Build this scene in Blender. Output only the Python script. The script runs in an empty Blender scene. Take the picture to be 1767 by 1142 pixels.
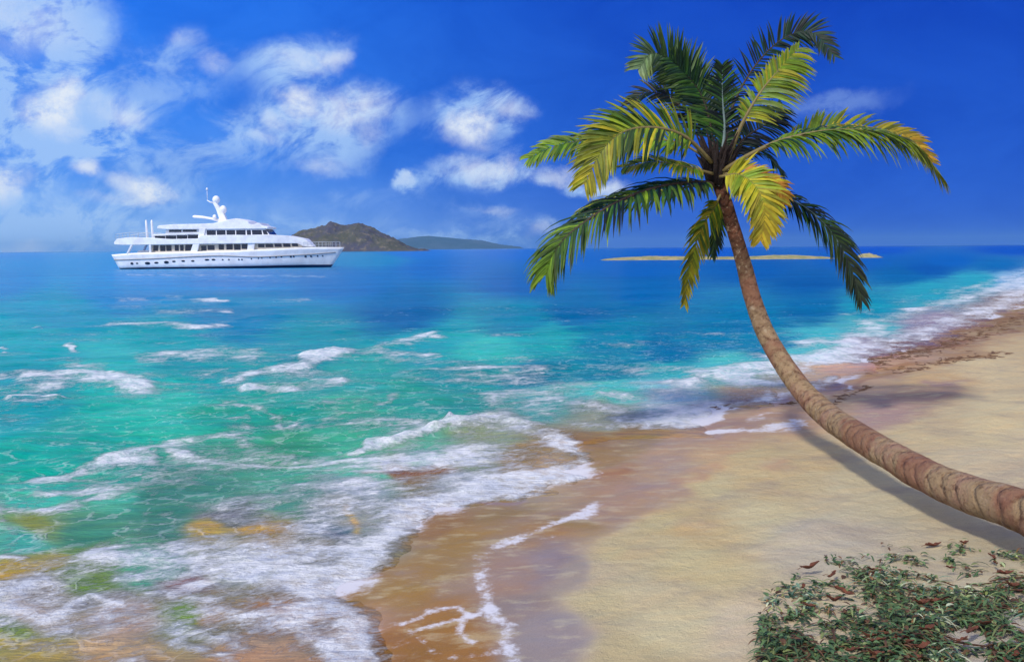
import bpy, bmesh, math, random
import numpy as np
from mathutils import Vector, Matrix
R = math.radians
random.seed(7)
S = bpy.context.scene
C = S.collection
# ------------------------------------------------------------------ camera
F = 1697.0                                   # focal length in photo pixels (1767 wide)
CAMH = 3.0
cam = bpy.data.objects.new('camera', bpy.data.cameras.new('camera')); C.objects.link(cam)
cam.data.sensor_width = 36; cam.data.lens = 36 * F / 1767
cam.data.clip_end = 60000; cam.data.clip_start = 0.1
CM = Matrix.Rotation(R(90 - 4.80), 4, 'X') @ Matrix.Rotation(R(-0.42), 4, 'Z')
CM.translation = Vector((0, 0, CAMH))
cam.matrix_world = CM
S.camera = cam
M3 = CM.to_3x3()

def ray(px, py):
    return (M3 @ Vector(((px - 883.5) / F, -(py - 571) / F, -1))).normalized()
def P(px, py, Y):
    d = ray(px, py); return CM.translation + d * (Y / d.y)
def G(px, py, z=0.0):
    d = ray(px, py)
    k = (z - CAMH) / min(d.z, -1e-5); return CM.translation + d * k

# ------------------------------------------------------------------ helpers
def tag(o, label=None, cat=None, group=None, kind=None):
    if label: o['label'] = label
    if cat: o['category'] = cat
    if group: o['group'] = group
    if kind: o['kind'] = kind
    return o
def empty(name, loc, rz=0):
    o = bpy.data.objects.new(name, None); C.objects.link(o)
    o.location = loc; o.rotation_euler = (0, 0, rz); o.empty_display_size = .2
    return o
def obj(name, bm, mat, parent=None, smooth=False):
    me = bpy.data.meshes.new(name); bm.to_mesh(me); bm.free()
    return mobj(name, me, mat, parent, smooth)
def mobj(name, me, mat, parent=None, smooth=False):
    me.materials.append(mat)
    if smooth: me.polygons.foreach_set('use_smooth', [True] * len(me.polygons))
    o = bpy.data.objects.new(name, me); C.objects.link(o)
    if parent: o.parent = parent
    return o
def tube(bm, pts, rads, n=8, cap=True):
    pts = [Vector(p) for p in pts]; rings = []
    up = Vector((0, 0, 1))
    for i, p in enumerate(pts):
        t = (pts[min(i + 1, len(pts) - 1)] - pts[max(i - 1, 0)]).normalized()
        a = t.cross(up)
        if a.length < .05: a = t.cross(Vector((0, 1, 0)))
        a.normalize(); b = t.cross(a)
        r = rads[i] if hasattr(rads, '__len__') else rads
        rings.append([bm.verts.new(p + (a * math.cos(q) + b * math.sin(q)) * r) for q in [2 * math.pi * k / n for k in range(n)]])
    for r0, r1 in zip(rings, rings[1:]):
        for k in range(n):
            bm.faces.new((r0[k], r0[(k + 1) % n], r1[(k + 1) % n], r1[k]))
    if cap:
        bm.faces.new(rings[0][::-1]); bm.faces.new(rings[-1])
def catmull(pts, n):
    pts = [Vector(p) for p in pts]
    pts = [pts[0] * 2 - pts[1]] + pts + [pts[-1] * 2 - pts[-2]]
    out = []; m = len(pts) - 3
    for i in range(n + 1):
        t = i / n * m; k = min(int(t), m - 1); t -= k
        a, b, c, d = pts[k:k + 4]
        out.append(.5 * (2 * b + (c - a) * t + (2 * a - 5 * b + 4 * c - d) * t * t + (3 * b - a - 3 * c + d) * t ** 3))
    return out
def lin(c):
    return tuple(((v / 255) / 12.92 if v / 255 <= .04045 else ((v / 255 + .055) / 1.055) ** 2.4) for v in c)

# numpy value noise
_rng = np.random.RandomState(3); _T = _rng.rand(256, 256)
def vnoise(x, y):
    xi = np.floor(x).astype(np.int64); yi = np.floor(y).astype(np.int64)
    fx = x - xi; fy = y - yi; fx = fx * fx * (3 - 2 * fx); fy = fy * fy * (3 - 2 * fy)
    g = lambda a, b: _T[a & 255, b & 255]
    return (g(xi, yi) * (1 - fx) + g(xi + 1, yi) * fx) * (1 - fy) + (g(xi, yi + 1) * (1 - fx) + g(xi + 1, yi + 1) * fx) * fy
def fbm(x, y, o=4):
    s = 0; a = .5; t = 0
    for k in range(o):
        s = s + a * vnoise(x * 2 ** k + 17.3 * k, y * 2 ** k + 9.1 * k); t += a; a *= .5
    return s / t
def sstep(a, b, x):
    t = np.clip((x - a) / (b - a), 0, 1); return t * t * (3 - 2 * t)

# ------------------------------------------------------------------ node helpers
class NT:
    def __init__(s, tree): s.t = tree; s.n = tree.nodes; s.l = tree.links
    def new(s, typ, ins=None, **kw):
        nd = s.n.new(typ)
        for k, v in kw.items(): setattr(nd, k, v)
        for k, v in (ins or {}).items():
            sk = nd.inputs[k]
            if hasattr(v, 'node'): s.l.new(v, sk)
            else: sk.default_value = v
        return nd
    def math(s, op, a, b=None, c=None, clamp=False):
        nd = s.n.new('ShaderNodeMath'); nd.operation = op; nd.use_clamp = clamp
        for i, v in enumerate((a, b, c)):
            if v is None: continue
            if hasattr(v, 'node'): s.l.new(v, nd.inputs[i])
            else: nd.inputs[i].default_value = v
        return nd.outputs[0]
    def vm(s, op, a, b=None):
        nd = s.n.new('ShaderNodeVectorMath'); nd.operation = op
        for i, v in enumerate((a, b)):
            if v is None: continue
            if hasattr(v, 'node'): s.l.new(v, nd.inputs[i])
            else: nd.inputs[i].default_value = v
        return nd.outputs['Value'] if op in ('LENGTH', 'DOT_PRODUCT') else nd.outputs[0]
    def mix(s, f, a, b, bt='MIX'):
        nd = s.n.new('ShaderNodeMix'); nd.data_type = 'RGBA'; nd.blend_type = bt
        for i, v in ((0, f), (6, a), (7, b)):
            if hasattr(v, 'node'): s.l.new(v, nd.inputs[i])
            else: nd.inputs[i].default_value = v if i == 0 else (*v[:3], 1)
        return nd.outputs[2]
    def noise(s, vec, scale, detail=4, rough=.55, dist=0):
        return s.new('ShaderNodeTexNoise', {'Vector': vec, 'Scale': scale, 'Detail': detail, 'Roughness': rough, 'Distortion': dist}).outputs['Fac']
    def rng(s, v, a, b, c=0, d=1, smooth=True):
        nd = s.new('ShaderNodeMapRange', {'Value': v, 'From Min': a, 'From Max': b, 'To Min': c, 'To Max': d})
        if smooth: nd.interpolation_type = 'SMOOTHSTEP'
        return nd.outputs[0]
def material(name):
    m = bpy.data.materials.new(name); m.use_nodes = True
    t = NT(m.node_tree); b = t.n['Principled BSDF']; return m, t, b
def setb(t, b, **kw):
    names = dict(col='Base Color', rough='Roughness', spec='Specular IOR Level', metal='Metallic', normal='Normal', ior='IOR')
    for k, v in kw.items():
        sk = b.inputs[names[k]]
        if hasattr(v, 'node'): t.l.new(v, sk)
        else: sk.default_value = (*v, 1) if k == 'col' else v
def simple(name, c, rough=.5, var=.12, scale=3, bump=0, metal=0, spec=.5):
    m, t, b = material(name)
    co = t.new('ShaderNodeTexCoord').outputs['Object']
    n = t.noise(co, scale, 5)
    f = t.rng(n, .3, .7, 1 - var, 1 + var * .5, False)
    col = t.mix(1.0, lin(c), t.new('ShaderNodeCombineColor', {0: f, 1: f, 2: f}).outputs[0], 'MULTIPLY')
    setb(t, b, col=col, rough=rough, metal=metal, spec=spec)
    if bump:
        setb(t, b, normal=t.new('ShaderNodeBump', {'Height': n, 'Strength': bump, 'Distance': .05}).outputs[0])
    return m

# ------------------------------------------------------------------ world / sun
SUN_EL, SUN_AZ = 47.0, -146.0      # azimuth from +Y, clockwise: behind the viewer's left shoulder
W = bpy.data.worlds.new('World'); S.world = W; W.use_nodes = True
t = NT(W.node_tree); bg = t.n['Background']
sky = t.new('ShaderNodeTexSky', sky_type='NISHITA', sun_disc=False, sun_elevation=R(SUN_EL), sun_rotation=R(SUN_AZ), dust_density=.3, ozone_density=4.0)
vec = t.new('ShaderNodeTexCoord').outputs['Generated']
vec = t.vm('NORMALIZE', vec)
sx = t.new('ShaderNodeSeparateXYZ', {0: vec})
az = t.math('ARCTAN2', sx.outputs[0], sx.outputs[1]); el = t.math('ARCSINE', sx.outputs[2])
# blue grows deeper with height and away from the sun side
K = 10.0
def sc(c, k=1.0): return tuple(v * K * k for v in lin(c))
elv = t.rng(el, 0.0, .30, 0, 1, False)
azv = t.rng(az, -.5, .25, 0, 1)
left = t.mix(elv, sc((66, 146, 244)), sc((20, 112, 242)))
left = t.mix(t.rng(el, .10, 0, 0, .55), left, sc((150, 200, 248)))
right = t.mix(elv, sc((26, 92, 208)), sc((4, 58, 184)))
base = t.mix(azv, left, right)
base0 = base
nsk = t.new('ShaderNodeHueSaturation', {'Saturation': 1.25, 'Value': .9, 'Color': sky.outputs[0]}).outputs[0]
base = t.mix(.01, base, nsk)
p2 = t.new('ShaderNodeCombineXYZ', {0: az, 1: el, 2: 0.0}).outputs[0]
n1 = t.new('ShaderNodeTexNoise', {'Vector': p2, 'Scale': 9.0, 'Detail': 7.0, 'Roughness': .62}).outputs['Color']
n1 = t.vm('SUBTRACT', n1, (.5, .5, .5))
n1s = t.vm('MULTIPLY', n1, (.11, .08, 0))
pd = t.vm('ADD', p2, n1s)
stretch = t.vm('MULTIPLY', t.new('ShaderNodeVectorRotate', {'Vector': p2, 'Angle': -.35}, rotation_type='Z_AXIS').outputs[0], (1, 1.7, 1))
wisp = t.noise(stretch, 15, 10, .66, .5)
puff = t.noise(p2, 34, 10, .7)
brush = t.noise(t.vm('MULTIPLY', p2, (1, 1.8, 1)), 8, 9, .62, .5)
base = t.mix(1.0, base, t.new('ShaderNodeCombineColor', {0: t.rng(brush, .3, .7, .72, 1.3), 1: t.rng(brush, .3, .7, .86, 1.12), 2: t.rng(brush, .3, .7, .94, 1.06)}).outputs[0], 'MULTIPLY')
# (px, py, rx, ry, strength, rot) soft veil, then bright heads
def azel(px, py):
    d = ray(px, py); return math.atan2(d.x, d.y), math.asin(d.z)
veil = [(20, 60, 190, 120, 1.25, 0.2), (0, 190, 90, 130, .8, 0), (90, 190, 130, 80, .75, -.1), (190, 190, 120, 70, .7, .5), (100, 290, 160, 55, .65, .3), (240, 235, 190, 80, .38, .3),
        (300, 85, 90, 45, .55, .5), (370, 125, 130, 50, .5, .4), (520, 115, 120, 55, .75, .5), (470, 225, 170, 50, .62, .2), (590, 210, 140, 70, .9, 0), (560, 280, 150, 40, .5, .1),
        (330, 280, 150, 60, .35, .2), (230, 335, 110, 38, .75, .3), (300, 395, 420, 26, .55, 0), (120, 400, 260, 40, .6, 0), (640, 330, 90, 24, .3, .2), (40, 255, 60, 40, .5, 0), (480, 350, 260, 40, .35, 0), (150, 385, 360, 45, .5, 0), (60, 420, 200, 25, .75, 0), (15, 320, 80, 60, .8, 0),
        (820, 200, 120, 75, .75, .1), (865, 190, 80, 60, .5, .2), (810, 300, 120, 35, .8, .15), (870, 285, 50, 40, .6, 0), (715, 307, 30, 14, .8, 0), (950, 300, 90, 26, .72, -.1), (1035, 315, 70, 26, .75, 0),
        (850, 362, 80, 18, .42, 0), (790, 405, 140, 14, .7, .03), (910, 400, 130, 34, .6, 0), (1440, 190, 170, 34, .42, .06), (720, 360, 180, 40, .2, 0), (340, 420, 420, 34, .35, 0), (700, 395, 300, 30, .3, 0)]
head = [(85, 185, 48, 36, 1), (110, 150, 32, 26, .9), (245, 320, 46, 26, .95), (270, 322, 24, 18, .6), (160, 295, 30, 18, .8), (515, 180, 36, 30, 1.0), (600, 195, 70, 36, .65), (540, 112, 60, 26, .5),
        (808, 225, 46, 38, 1.0), (880, 190, 46, 28, .45), (830, 295, 74, 24, .62), (872, 282, 28, 24, .55), (1045, 318, 44, 14, .7), (960, 302, 60, 15, .5), (5, 310, 45, 36, .8), (560, 285, 60, 20, .35),
        (45, 418, 30, 14, .5), (20, 40, 110, 60, .35), (15, 424, 30, 10, .5), (930, 398, 32, 16, .35), (712, 307, 22, 10, .5), (190, 175, 60, 30, .3), (225, 200, 40, 22, .45), (130, 225, 36, 16, .35), (480, 215, 40, 16, .4), (380, 118, 36, 22, .35), (575, 100, 30, 16, .45), (640, 235, 26, 20, .3), (330, 75, 34, 18, .3), (450, 240, 50, 12, .3), (200, 345, 60, 10, .35), (850, 360, 40, 8, .3)]
def blobs(lst, vec):
    acc = None
    for b_ in lst:
        px, py, rx, ry, s_ = b_[:5]; rot = b_[5] if len(b_) > 5 else 0
        a, e = azel(px, py)
        v = t.vm('SUBTRACT', vec, (a, e, 0))
        if rot: v = t.new('ShaderNodeVectorRotate', {'Vector': v, 'Angle': -rot}, rotation_type='Z_AXIS').outputs[0]
        v = t.vm('MULTIPLY', v, (F / rx, F / ry, 0))
        g = t.rng(t.vm('LENGTH', v), .1, 1.25, s_, 0)
        acc = g if acc is None else t.math('MAXIMUM', acc, g) if acc is None else t.math('ADD', t.math('MULTIPLY', acc, 1.0), t.math('MULTIPLY', g, t.math('SUBTRACT', 1.0, t.math('MULTIPLY', acc, .75, clamp=True))))
    return acc
vv = t.math('MULTIPLY', blobs(veil, pd), .9)
hh = blobs(head, t.vm('ADD', p2, t.vm('MULTIPLY', n1, (.075, .06, 0))))
# other cloud, out of the picture, thickened to add white fill light
outm = t.rng(t.math('ABSOLUTE', az), .75, 1.1)
vv = t.math('ADD', vv, t.math('MULTIPLY', outm, t.rng(t.noise(p2, 3, 6), .3, .6, .3, 1.5)))
vfac = t.math('MULTIPLY', t.rng(vv, .10, .95, 0, 1.25), t.rng(wisp, .38, .60, .10, 1.15), clamp=True)
vfac = t.math('MULTIPLY', vfac, .78)
hfac = t.math('MULTIPLY', hh, t.rng(puff, .30, .6, .25, 1.1), clamp=True)
vcol = t.mix(outm, sc((172, 208, 252)), sc((238, 244, 255), 1.35))   # unseen cloud brightened to add neutral fill light
col = t.mix(vfac, base, vcol)
col = t.mix(t.math('MULTIPLY', hfac, .92), col, sc((232, 240, 250)))
t.l.new(col, bg.inputs[0]); bg.inputs[1].default_value = 1.0 / K
sl = bpy.data.lights.new('sun', 'SUN'); sl.energy = 3.0; sl.angle = R(7); sl.color = (1, .95, .86)
so = bpy.data.objects.new('sun', sl); C.objects.link(so)
az_, e_ = R(SUN_AZ), R(SUN_EL)
sd = Vector((math.sin(az_) * math.cos(e_), math.cos(az_) * math.cos(e_), math.sin(e_)))
so.rotation_euler = (-sd).to_track_quat('-Z', 'Y').to_euler()

# ------------------------------------------------------------------ ground fields
def uv_of(p): return p.x / p.y * F, CAMH * F / p.y
def UV(px, py):
    return uv_of(G(px, py))
H0 = 428.5
# colours of water and sand over the ground
CP = [
 (1560,476,10,100,165),(1480,452,10,92,182),(1640,452,12,95,186),(1000,450,8,96,190),
 (0,440,18,120,208),(0,455,20,128,205),(180,448,22,130,205),(400,480,34,118,205),(250,480,40,130,215),(640,447,14,128,185),(720,436,10,105,205),(900,436,10,98,200),(1200,432,12,85,200),(1500,430,12,80,198),(1750,430,12,78,190),
 (0,485,22,122,200),(200,505,22,125,200),(600,490,10,108,190),(760,462,10,100,190),(900,490,5,92,175),(1100,465,8,92,180),(1100,500,5,98,170),(1400,490,5,88,160),(1300,465,6,90,170),(1600,465,8,86,170),(1720,458,20,105,175),(1690,485,70,165,190),
 (100,540,22,142,186),(400,550,22,125,180),(700,540,5,98,165),(1000,540,5,104,165),(1300,555,15,122,175),(1400,535,10,106,165),(1500,535,34,145,178),(1600,505,70,165,190),(1750,485,150,190,205),(880,560,20,130,170),
 (50,600,32,160,185),(300,600,26,155,175),(550,600,32,145,170),(750,592,50,160,182),(950,590,54,165,180),(1060,590,20,130,170),(1150,605,10,112,165),(1250,580,16,122,172),(1330,600,20,128,172),(1420,588,110,190,210),(1500,570,130,190,205),(850,600,80,185,190),
 (50,660,20,150,175),(200,640,70,180,190),(400,640,42,160,175),(600,650,72,165,170),(800,645,40,145,160),(930,650,14,125,160),(1040,640,20,130,165),(1150,648,60,172,190),(1260,640,120,190,205),(1380,620,130,195,215),
 (30,720,20,160,180),(200,720,42,178,172),(290,700,70,188,178),(400,720,60,165,155),(600,720,92,168,150),(800,700,66,152,155),(950,690,110,175,185),(1050,680,125,190,200),(1150,690,165,198,205),(700,700,70,160,155),(500,700,50,160,155),
 (50,790,20,168,165),(200,800,30,156,150),(400,790,92,150,130),(600,780,100,172,150),(750,790,120,175,165),(850,765,150,160,140),(900,795,165,130,90),(950,812,190,165,120),(1050,730,160,160,150),(120,760,20,160,160),(500,760,80,150,120),
 (50,860,90,185,178),(200,850,112,172,160),(350,840,98,138,128),(500,830,110,162,145),(650,825,120,185,165),(700,822,150,105,60),(760,812,160,112,68),(820,800,140,150,125),(800,835,170,182,175),(620,860,150,170,170),(270,870,85,125,115),
 (50,930,112,178,175),(150,920,98,138,120),(300,925,98,128,118),(400,905,118,118,120),(500,880,128,150,140),(450,930,190,150,70),(600,900,160,160,165),(360,930,190,160,70),(560,930,120,110,130),(60,905,150,150,70),
 (30,1005,205,165,50),(90,990,190,160,55),(130,1010,110,140,60),(140,970,120,150,90),(250,980,120,170,150),(400,980,165,165,160),(550,960,150,140,130),(60,1035,150,130,120),(310,1010,150,110,120),
 (50,1070,195,170,140),(200,1060,190,160,130),(350,1060,185,150,110),(500,1060,175,130,85),(600,1080,178,142,110),(200,1125,195,160,110),(30,1110,185,160,80),(320,1060,120,150,70),(20,1090,120,140,70),(450,1120,190,150,110),
 # sand
 (1230,855,206,188,138),(1160,925,204,186,134),(1085,975,204,186,136),(1050,1060,204,186,138),(1300,800,200,178,130),
 (650,1100,150,100,42),(560,1020,155,114,66),(700,1000,160,118,58),(780,930,160,120,64),(850,880,152,116,68),(760,900,148,106,60),(760,1080,158,108,52),(820,1130,155,105,55),(700,1140,150,100,42),(900,1000,160,125,115),(900,1060,150,124,122),(960,1100,150,134,146),(940,1140,148,130,138),(1000,1000,162,140,138),(950,985,148,126,136),(950,940,162,120,88),(1000,920,158,122,80),(1050,900,168,136,94),(1100,870,175,142,98),
 (1050,825,168,130,82),(1150,850,174,146,110),(1150,790,180,148,106),(1020,775,160,122,76),(1100,760,160,128,95),(1250,790,192,160,118),(1250,750,175,140,105),(1350,720,185,148,108),(1300,690,195,160,112),(1450,700,185,155,120),(1450,650,200,165,130),(1400,650,205,175,130),(1550,625,190,150,120),(1650,590,165,125,105),(1740,560,150,118,100),(1500,600,180,160,160),(1600,570,170,150,150),(1767,520,160,130,110),
 (1740,600,200,175,130),(1700,640,208,186,140),(1600,660,200,168,120),(1570,690,165,135,130),(1520,720,175,145,130),(1700,740,212,192,145),(1700,820,210,190,150),(1600,760,208,186,140),(1400,800,205,182,135),(1500,850,205,190,150),(1300,850,205,180,130),(1300,900,208,192,145),(1200,1000,208,190,138),(1180,930,200,172,120),(1100,1050,208,190,145),(1080,1142,198,178,130),(1060,1000,200,180,140),(1300,1100,208,190,155),(1400,950,200,186,156),(1700,950,198,182,145),(1767,1142,190,180,160),(1100,975,200,178,132),(1150,1100,215,198,150),(2000,700,205,185,140),(2100,1142,195,180,145),(1300,1300,205,190,150),(-300,1142,170,150,110),(-300,500,22,122,200),(-200,800,40,160,160),(2000,470,150,130,110),(2100,430,12,80,190),(-300,432,18,118,205),(600,1400,150,100,50),(1100,1400,200,180,140)]
cpu = np.array([UV(c[0], max(c[1], 430.5 + (884 - c[0]) * .0073)) for c in CP]); cpc = np.array([lin(c[2:5]) for c in CP])
for c_ in cpc:
    if c_[0] > .38: c_[0] *= .94; c_[1] *= .94; c_[2] *= .96
    elif c_[0] > c_[2] * .85: c_[0] *= .90; c_[1] *= .97; c_[2] *= (.50 if c_[2] < .12 else .70)
    elif c_[0] < .25: c_[0] *= .45; c_[1] *= 1.06; c_[2] *= .76
# shoreline: the seaward side is on the left of the line
SHORE = [(700,1900),(640,1250),(618,1142),(612,1060),(560,1030),(590,1005),(650,955),(700,908),(760,876),(880,858),(985,832),(1010,800),(975,768),(1060,752),(1180,748),(1230,712),(1330,688),(1420,662),(1500,622),(1600,592),(1700,552),(1767,524),(1900,488),(2200,458),(3200,432)]
shp = np.array([tuple(G(*p).xy) for p in SHORE])
def seg_dist(X, Y, pts, lateral=False):
    """distance (and sign by side) to a polyline"""
    best = np.full(X.shape, 1e18); sg = np.zeros(X.shape)
    for (ax, ay), (bx, by) in zip(pts[:-1], pts[1:]):
        dx, dy = bx - ax, by - ay; L = dx * dx + dy * dy + 1e-12
        k = np.clip(((X - ax) * dx + (Y - ay) * dy) / L, 0, 1)
        ex = X - (ax + k * dx); ey = Y - (ay + k * dy); d = ex * ex + ey * ey
        m = d < best; best[m] = d[m]
        if lateral: sg[m] = np.sign(dx * (Y - ay) - dy * (X - ax))[m]
    d = np.sqrt(best)
    return d * np.where(sg == 0, 1, sg) if lateral else d
# foam strokes and the yacht's painted reflection: points, half width (as seen, photo px), strength
FO_REFL = [([(0,1080),(200,1080),(400,1090),(600,1110)],60,.36), ([(200,960),(400,960),(560,960)],34,.42), ([(0,1030),(150,1040),(300,1020)],22,.45), ([(420,860),(560,840),(700,850)],22,.45), ([(700,880),(820,855),(960,830)],16,.55), ([(450,780),(600,790),(750,780)],20,.34), ([(900,700),(1050,715),(1180,720)],26,.42),
 ([(860,735),(960,725),(1080,740),(1180,722)],22,.45), ([(380,880),(520,850),(640,830)],26,.38), ([(420,990),(540,930),(640,880)],40,.42), ([(0,860),(200,830),(380,800)],26,.35), ([(0,660),(300,640),(560,640)],28,.28), ([(640,620),(900,650),(1000,690)],26,.30), ([(650,760),(860,710),(1000,700)],26,.34), ([(0,1060),(300,1070),(560,1060)],45,.42), ([(620,810),(760,800),(900,790)],14,.4), ([(1160,720),(1320,665),(1500,600)],20,.4), ([(400,720),(620,700)],26,.24),
 ([(540,1010),(600,985),(650,930),(715,885),(800,862),(900,848),(990,822)],20,1.0), ([(560,985),(640,915),(720,870),(830,840)],30,.6), ([(430,960),(520,930),(600,880),(680,850),(780,825),(870,820)],30,.55),
 ([(630,768),(690,758),(740,752),(790,738)],8,1.25), ([(740,745),(775,733)],5,1.4), ([(600,785),(640,772)],5,.8), ([(790,740),(860,726),(930,745),(970,765)],15,1.0), ([(560,800),(700,800),(830,785),(960,762)],8,.6), ([(970,765),(1000,785),(1000,812)],12,.85), ([(620,826),(700,812),(830,800)],6,.65), ([(830,845),(920,825),(985,822)],9,.9),
 ([(850,700),(960,700),(1080,722),(1180,735)],16,.7), ([(880,680),(1000,668),(1090,690)],8,.5), ([(1000,735),(1100,735),(1200,705)],12,.6), ([(1110,745),(1180,742),(1240,700)],6,.8),
 ([(1040,690),(1150,680),(1250,662),(1340,648)],13,.85), ([(1200,660),(1300,640),(1400,625),(1480,600)],12,.8), ([(1380,640),(1440,625),(1500,606),(1600,572),(1700,540),(1767,508),(1900,475)],15,.85), ([(1380,600),(1440,590),(1520,580)],10,.6), ([(1500,560),(1600,532),(1700,505),(1767,485),(1900,455)],12,.7),([(1500,600),(1600,560),(1767,495)],18,.45),
 ([(1640,505),(1700,490),(1767,470)],5,.6),([(1450,545),(1560,520),(1650,495)],5,.4),
 ([(1300,690),(1420,665),(1470,650)],8,.5), ([(1230,757),(1300,750),(1345,742),(1385,738)],6,1.0), ([(1290,730),(1350,722)],4,.8), ([(1180,745),(1240,718),(1270,700)],5,.7),([(1430,690),(1470,668)],4,.6),
 ([(45,655),(130,648),(240,660)],14,.8), ([(20,690),(100,689)],6,1.1), ([(110,640),(200,640)],8,.5), ([(240,625),(330,620),(440,612)],9,.65), ([(395,655),(450,640),(520,628)],7,.75), ([(490,640),(560,618),(600,612)],8,.8), ([(525,618),(580,612)],5,1.0), ([(430,672),(520,667),(590,660)],6,.75), ([(480,640),(600,640)],10,.45),
 ([(650,605),(720,590),(765,578)],6,.75), ([(735,583),(755,580)],4,1.0), ([(660,622),(760,620),(860,640)],10,.5), ([(690,645),(800,650),(930,640)],7,.4), ([(930,660),(1100,650)],8,.35),
 ([(60,825),(130,812),(190,795),(260,790)],9,.75), ([(190,790),(290,760),(420,745)],10,.65), ([(380,745),(420,760)],10,.7), ([(300,780),(400,800),(600,800)],7,.55), ([(30,850),(200,840),(330,830)],14,.55), ([(0,880),(110,880),(200,850)],12,.6), ([(60,880),(130,870)],8,.8),
 ([(380,700),(440,715),(480,730)],5,.55), ([(330,720),(460,690)],8,.4), ([(610,730),(720,720),(880,720)],7,.45), ([(560,720),(640,715)],5,.4), ([(640,700),(740,672)],4,.5),
 ([(0,895),(25,925),(10,960)],8,.6), ([(0,965),(35,975)],6,.8), 
 ([(100,1060),(150,1030),(200,1045)],7,.9), ([(170,970),(300,960),(420,975),(480,990)],16,.75), ([(200,1000),(330,985)],10,.6), ([(290,1030),(380,995),(480,1000),(560,985)],9,.85), ([(0,1050),(80,1080),(200,1100)],14,.65), ([(180,1060),(300,1080),(420,1120)],16,.75), ([(340,1040),(420,1060),(500,1050),(560,1040)],14,.75), ([(480,1060),(540,1100),(600,1142)],18,.8), ([(560,1040),(605,1080),(615,1150)],12,.85), ([(300,1110),(400,1140)],14,.7), ([(60,1120),(240,1142)],16,.6), ([(360,900),(480,920),(600,940)],14,.45), ([(520,870),(600,860)],10,.5), ([(250,880),(400,860)],10,.3),([(640,1000),(600,1010)],5,.6),([(450,970),(560,1010)],14,.6),
 ([(200,519),(300,516),(390,520)],4.5,.56), ([(275,541),(395,540)],4.2,.56), ([(190,560),(290,563),(390,565)],5,.56), ([(470,520),(530,518)],3,.6), ([(345,517),(390,519)],3,.9), ([(350,541),(395,540)],2.4,.85), ([(330,564),(388,564)],3,.9), ([(200,530),(380,535)],10,.35), ([(220,475),(560,477)],2.4,.62), ([(360,484),(520,486)],2,.5),  # streaks below the yacht: whitecaps and its white reflection painted in
 ([(118,598),(132,602)],3,1.1), ([(2,598),(10,603)],3,1.1), ([(60,570),(70,571)],2,.9)]
LACE = [([(870,948),(930,938),(985,905),(1020,875)],4,.75), ([(1010,900),(1030,870)],7,.7), ([(835,965),(828,1000),(845,1050),(850,1080)],6,.7), ([(845,1060),(880,1090),(885,1130),(900,1160)],7,.95), ([(690,1072),(740,1052),(790,1052),(815,1072)],3.5,.8), ([(720,1085),(780,1075),(830,1068),(850,1055)],4,.95), ([(800,1075),(790,1100),(815,1115)],5,.95), ([(690,1080),(720,1105),(735,1120)],3,.6), ([(740,1128),(800,1140),(880,1135)],4,.6), ([(855,955),(900,945)],4,.8), ([(930,930),(1010,890)],9,.3),([(880,960),(960,950)],3,.4)]
# brown weed and lilac patches on the sand
BR = [([(1430,672),(1550,640),(1700,602),(1767,582)],11,(160,126,108),.55), ([(1480,705),(1620,682)],13,(160,134,128),.5), ([(880,905),(1000,880),(1120,850)],12,(150,120,112),.35), ([(1000,960),(1060,930)],14,(168,146,130),.3), ([(1250,740),(1400,730)],10,(150,122,104),.4),
 ([(1475,625),(1530,612),(1600,600)],5,(120,80,60),.8), ([(1550,600),(1640,580),(1767,545)],8,(130,92,70),.75), ([(1560,632),(1640,622),(1700,618)],6,(150,105,75),.6), ([(1600,600),(1700,590),(1740,575)],6,(125,85,80),.7), ([(1480,650),(1560,640)],6,(175,125,60),.55),([(1200,700),(1260,690),(1390,685)],4,(150,115,110),.7),([(1430,690),(1500,660)],4,(140,100,90),.6), ([(1540,700),(1640,690)],10,(150,120,125),.6), ([(1460,655),(1440,680)],5,(150,120,130),.6),([(1610,672),(1640,675)],5,(150,120,140),.6),
 ([(1320,830),(1360,815)],8,(165,125,110),.5),([(1300,1142),(1040,1142)],1,(200,180,140),.1),([(1180,830),(1240,822)],6,(165,115,80),.5),([(960,835),(1080,818)],8,(150,100,55),.5),([(640,828),(700,818),(780,812)],4,(140,90,48),.9),([(660,825),(690,820)],4,(120,72,40),.8),([(950,765),(1060,768),(1090,760)],8,(150,115,70),.6),
 ([(930,1010),(980,985)],10,(136,118,124),.4),([(900,1060),(960,1100),(1010,1140)],14,(144,128,134),.4),([(780,862),(860,866),(900,860)],4,(140,115,140),.6),([(560,1010),(640,990)],7,(140,100,80),.5),([(120,1045),(200,1020)],8,(130,110,130),.6),([(260,1000),(340,1005)],8,(170,130,145),.6),([(340,900),(400,890)],8,(120,110,130),.6),([(540,935),(580,940)],8,(120,115,140),.7),([(350,940),(370,925)],5,(205,160,60),.8),([(420,935),(450,925)],5,(215,165,55),.8),([(600,930),(605,900)],4,(215,175,90),.7),([(290,1065),(340,1055)],6,(120,150,60),.6)]

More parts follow.
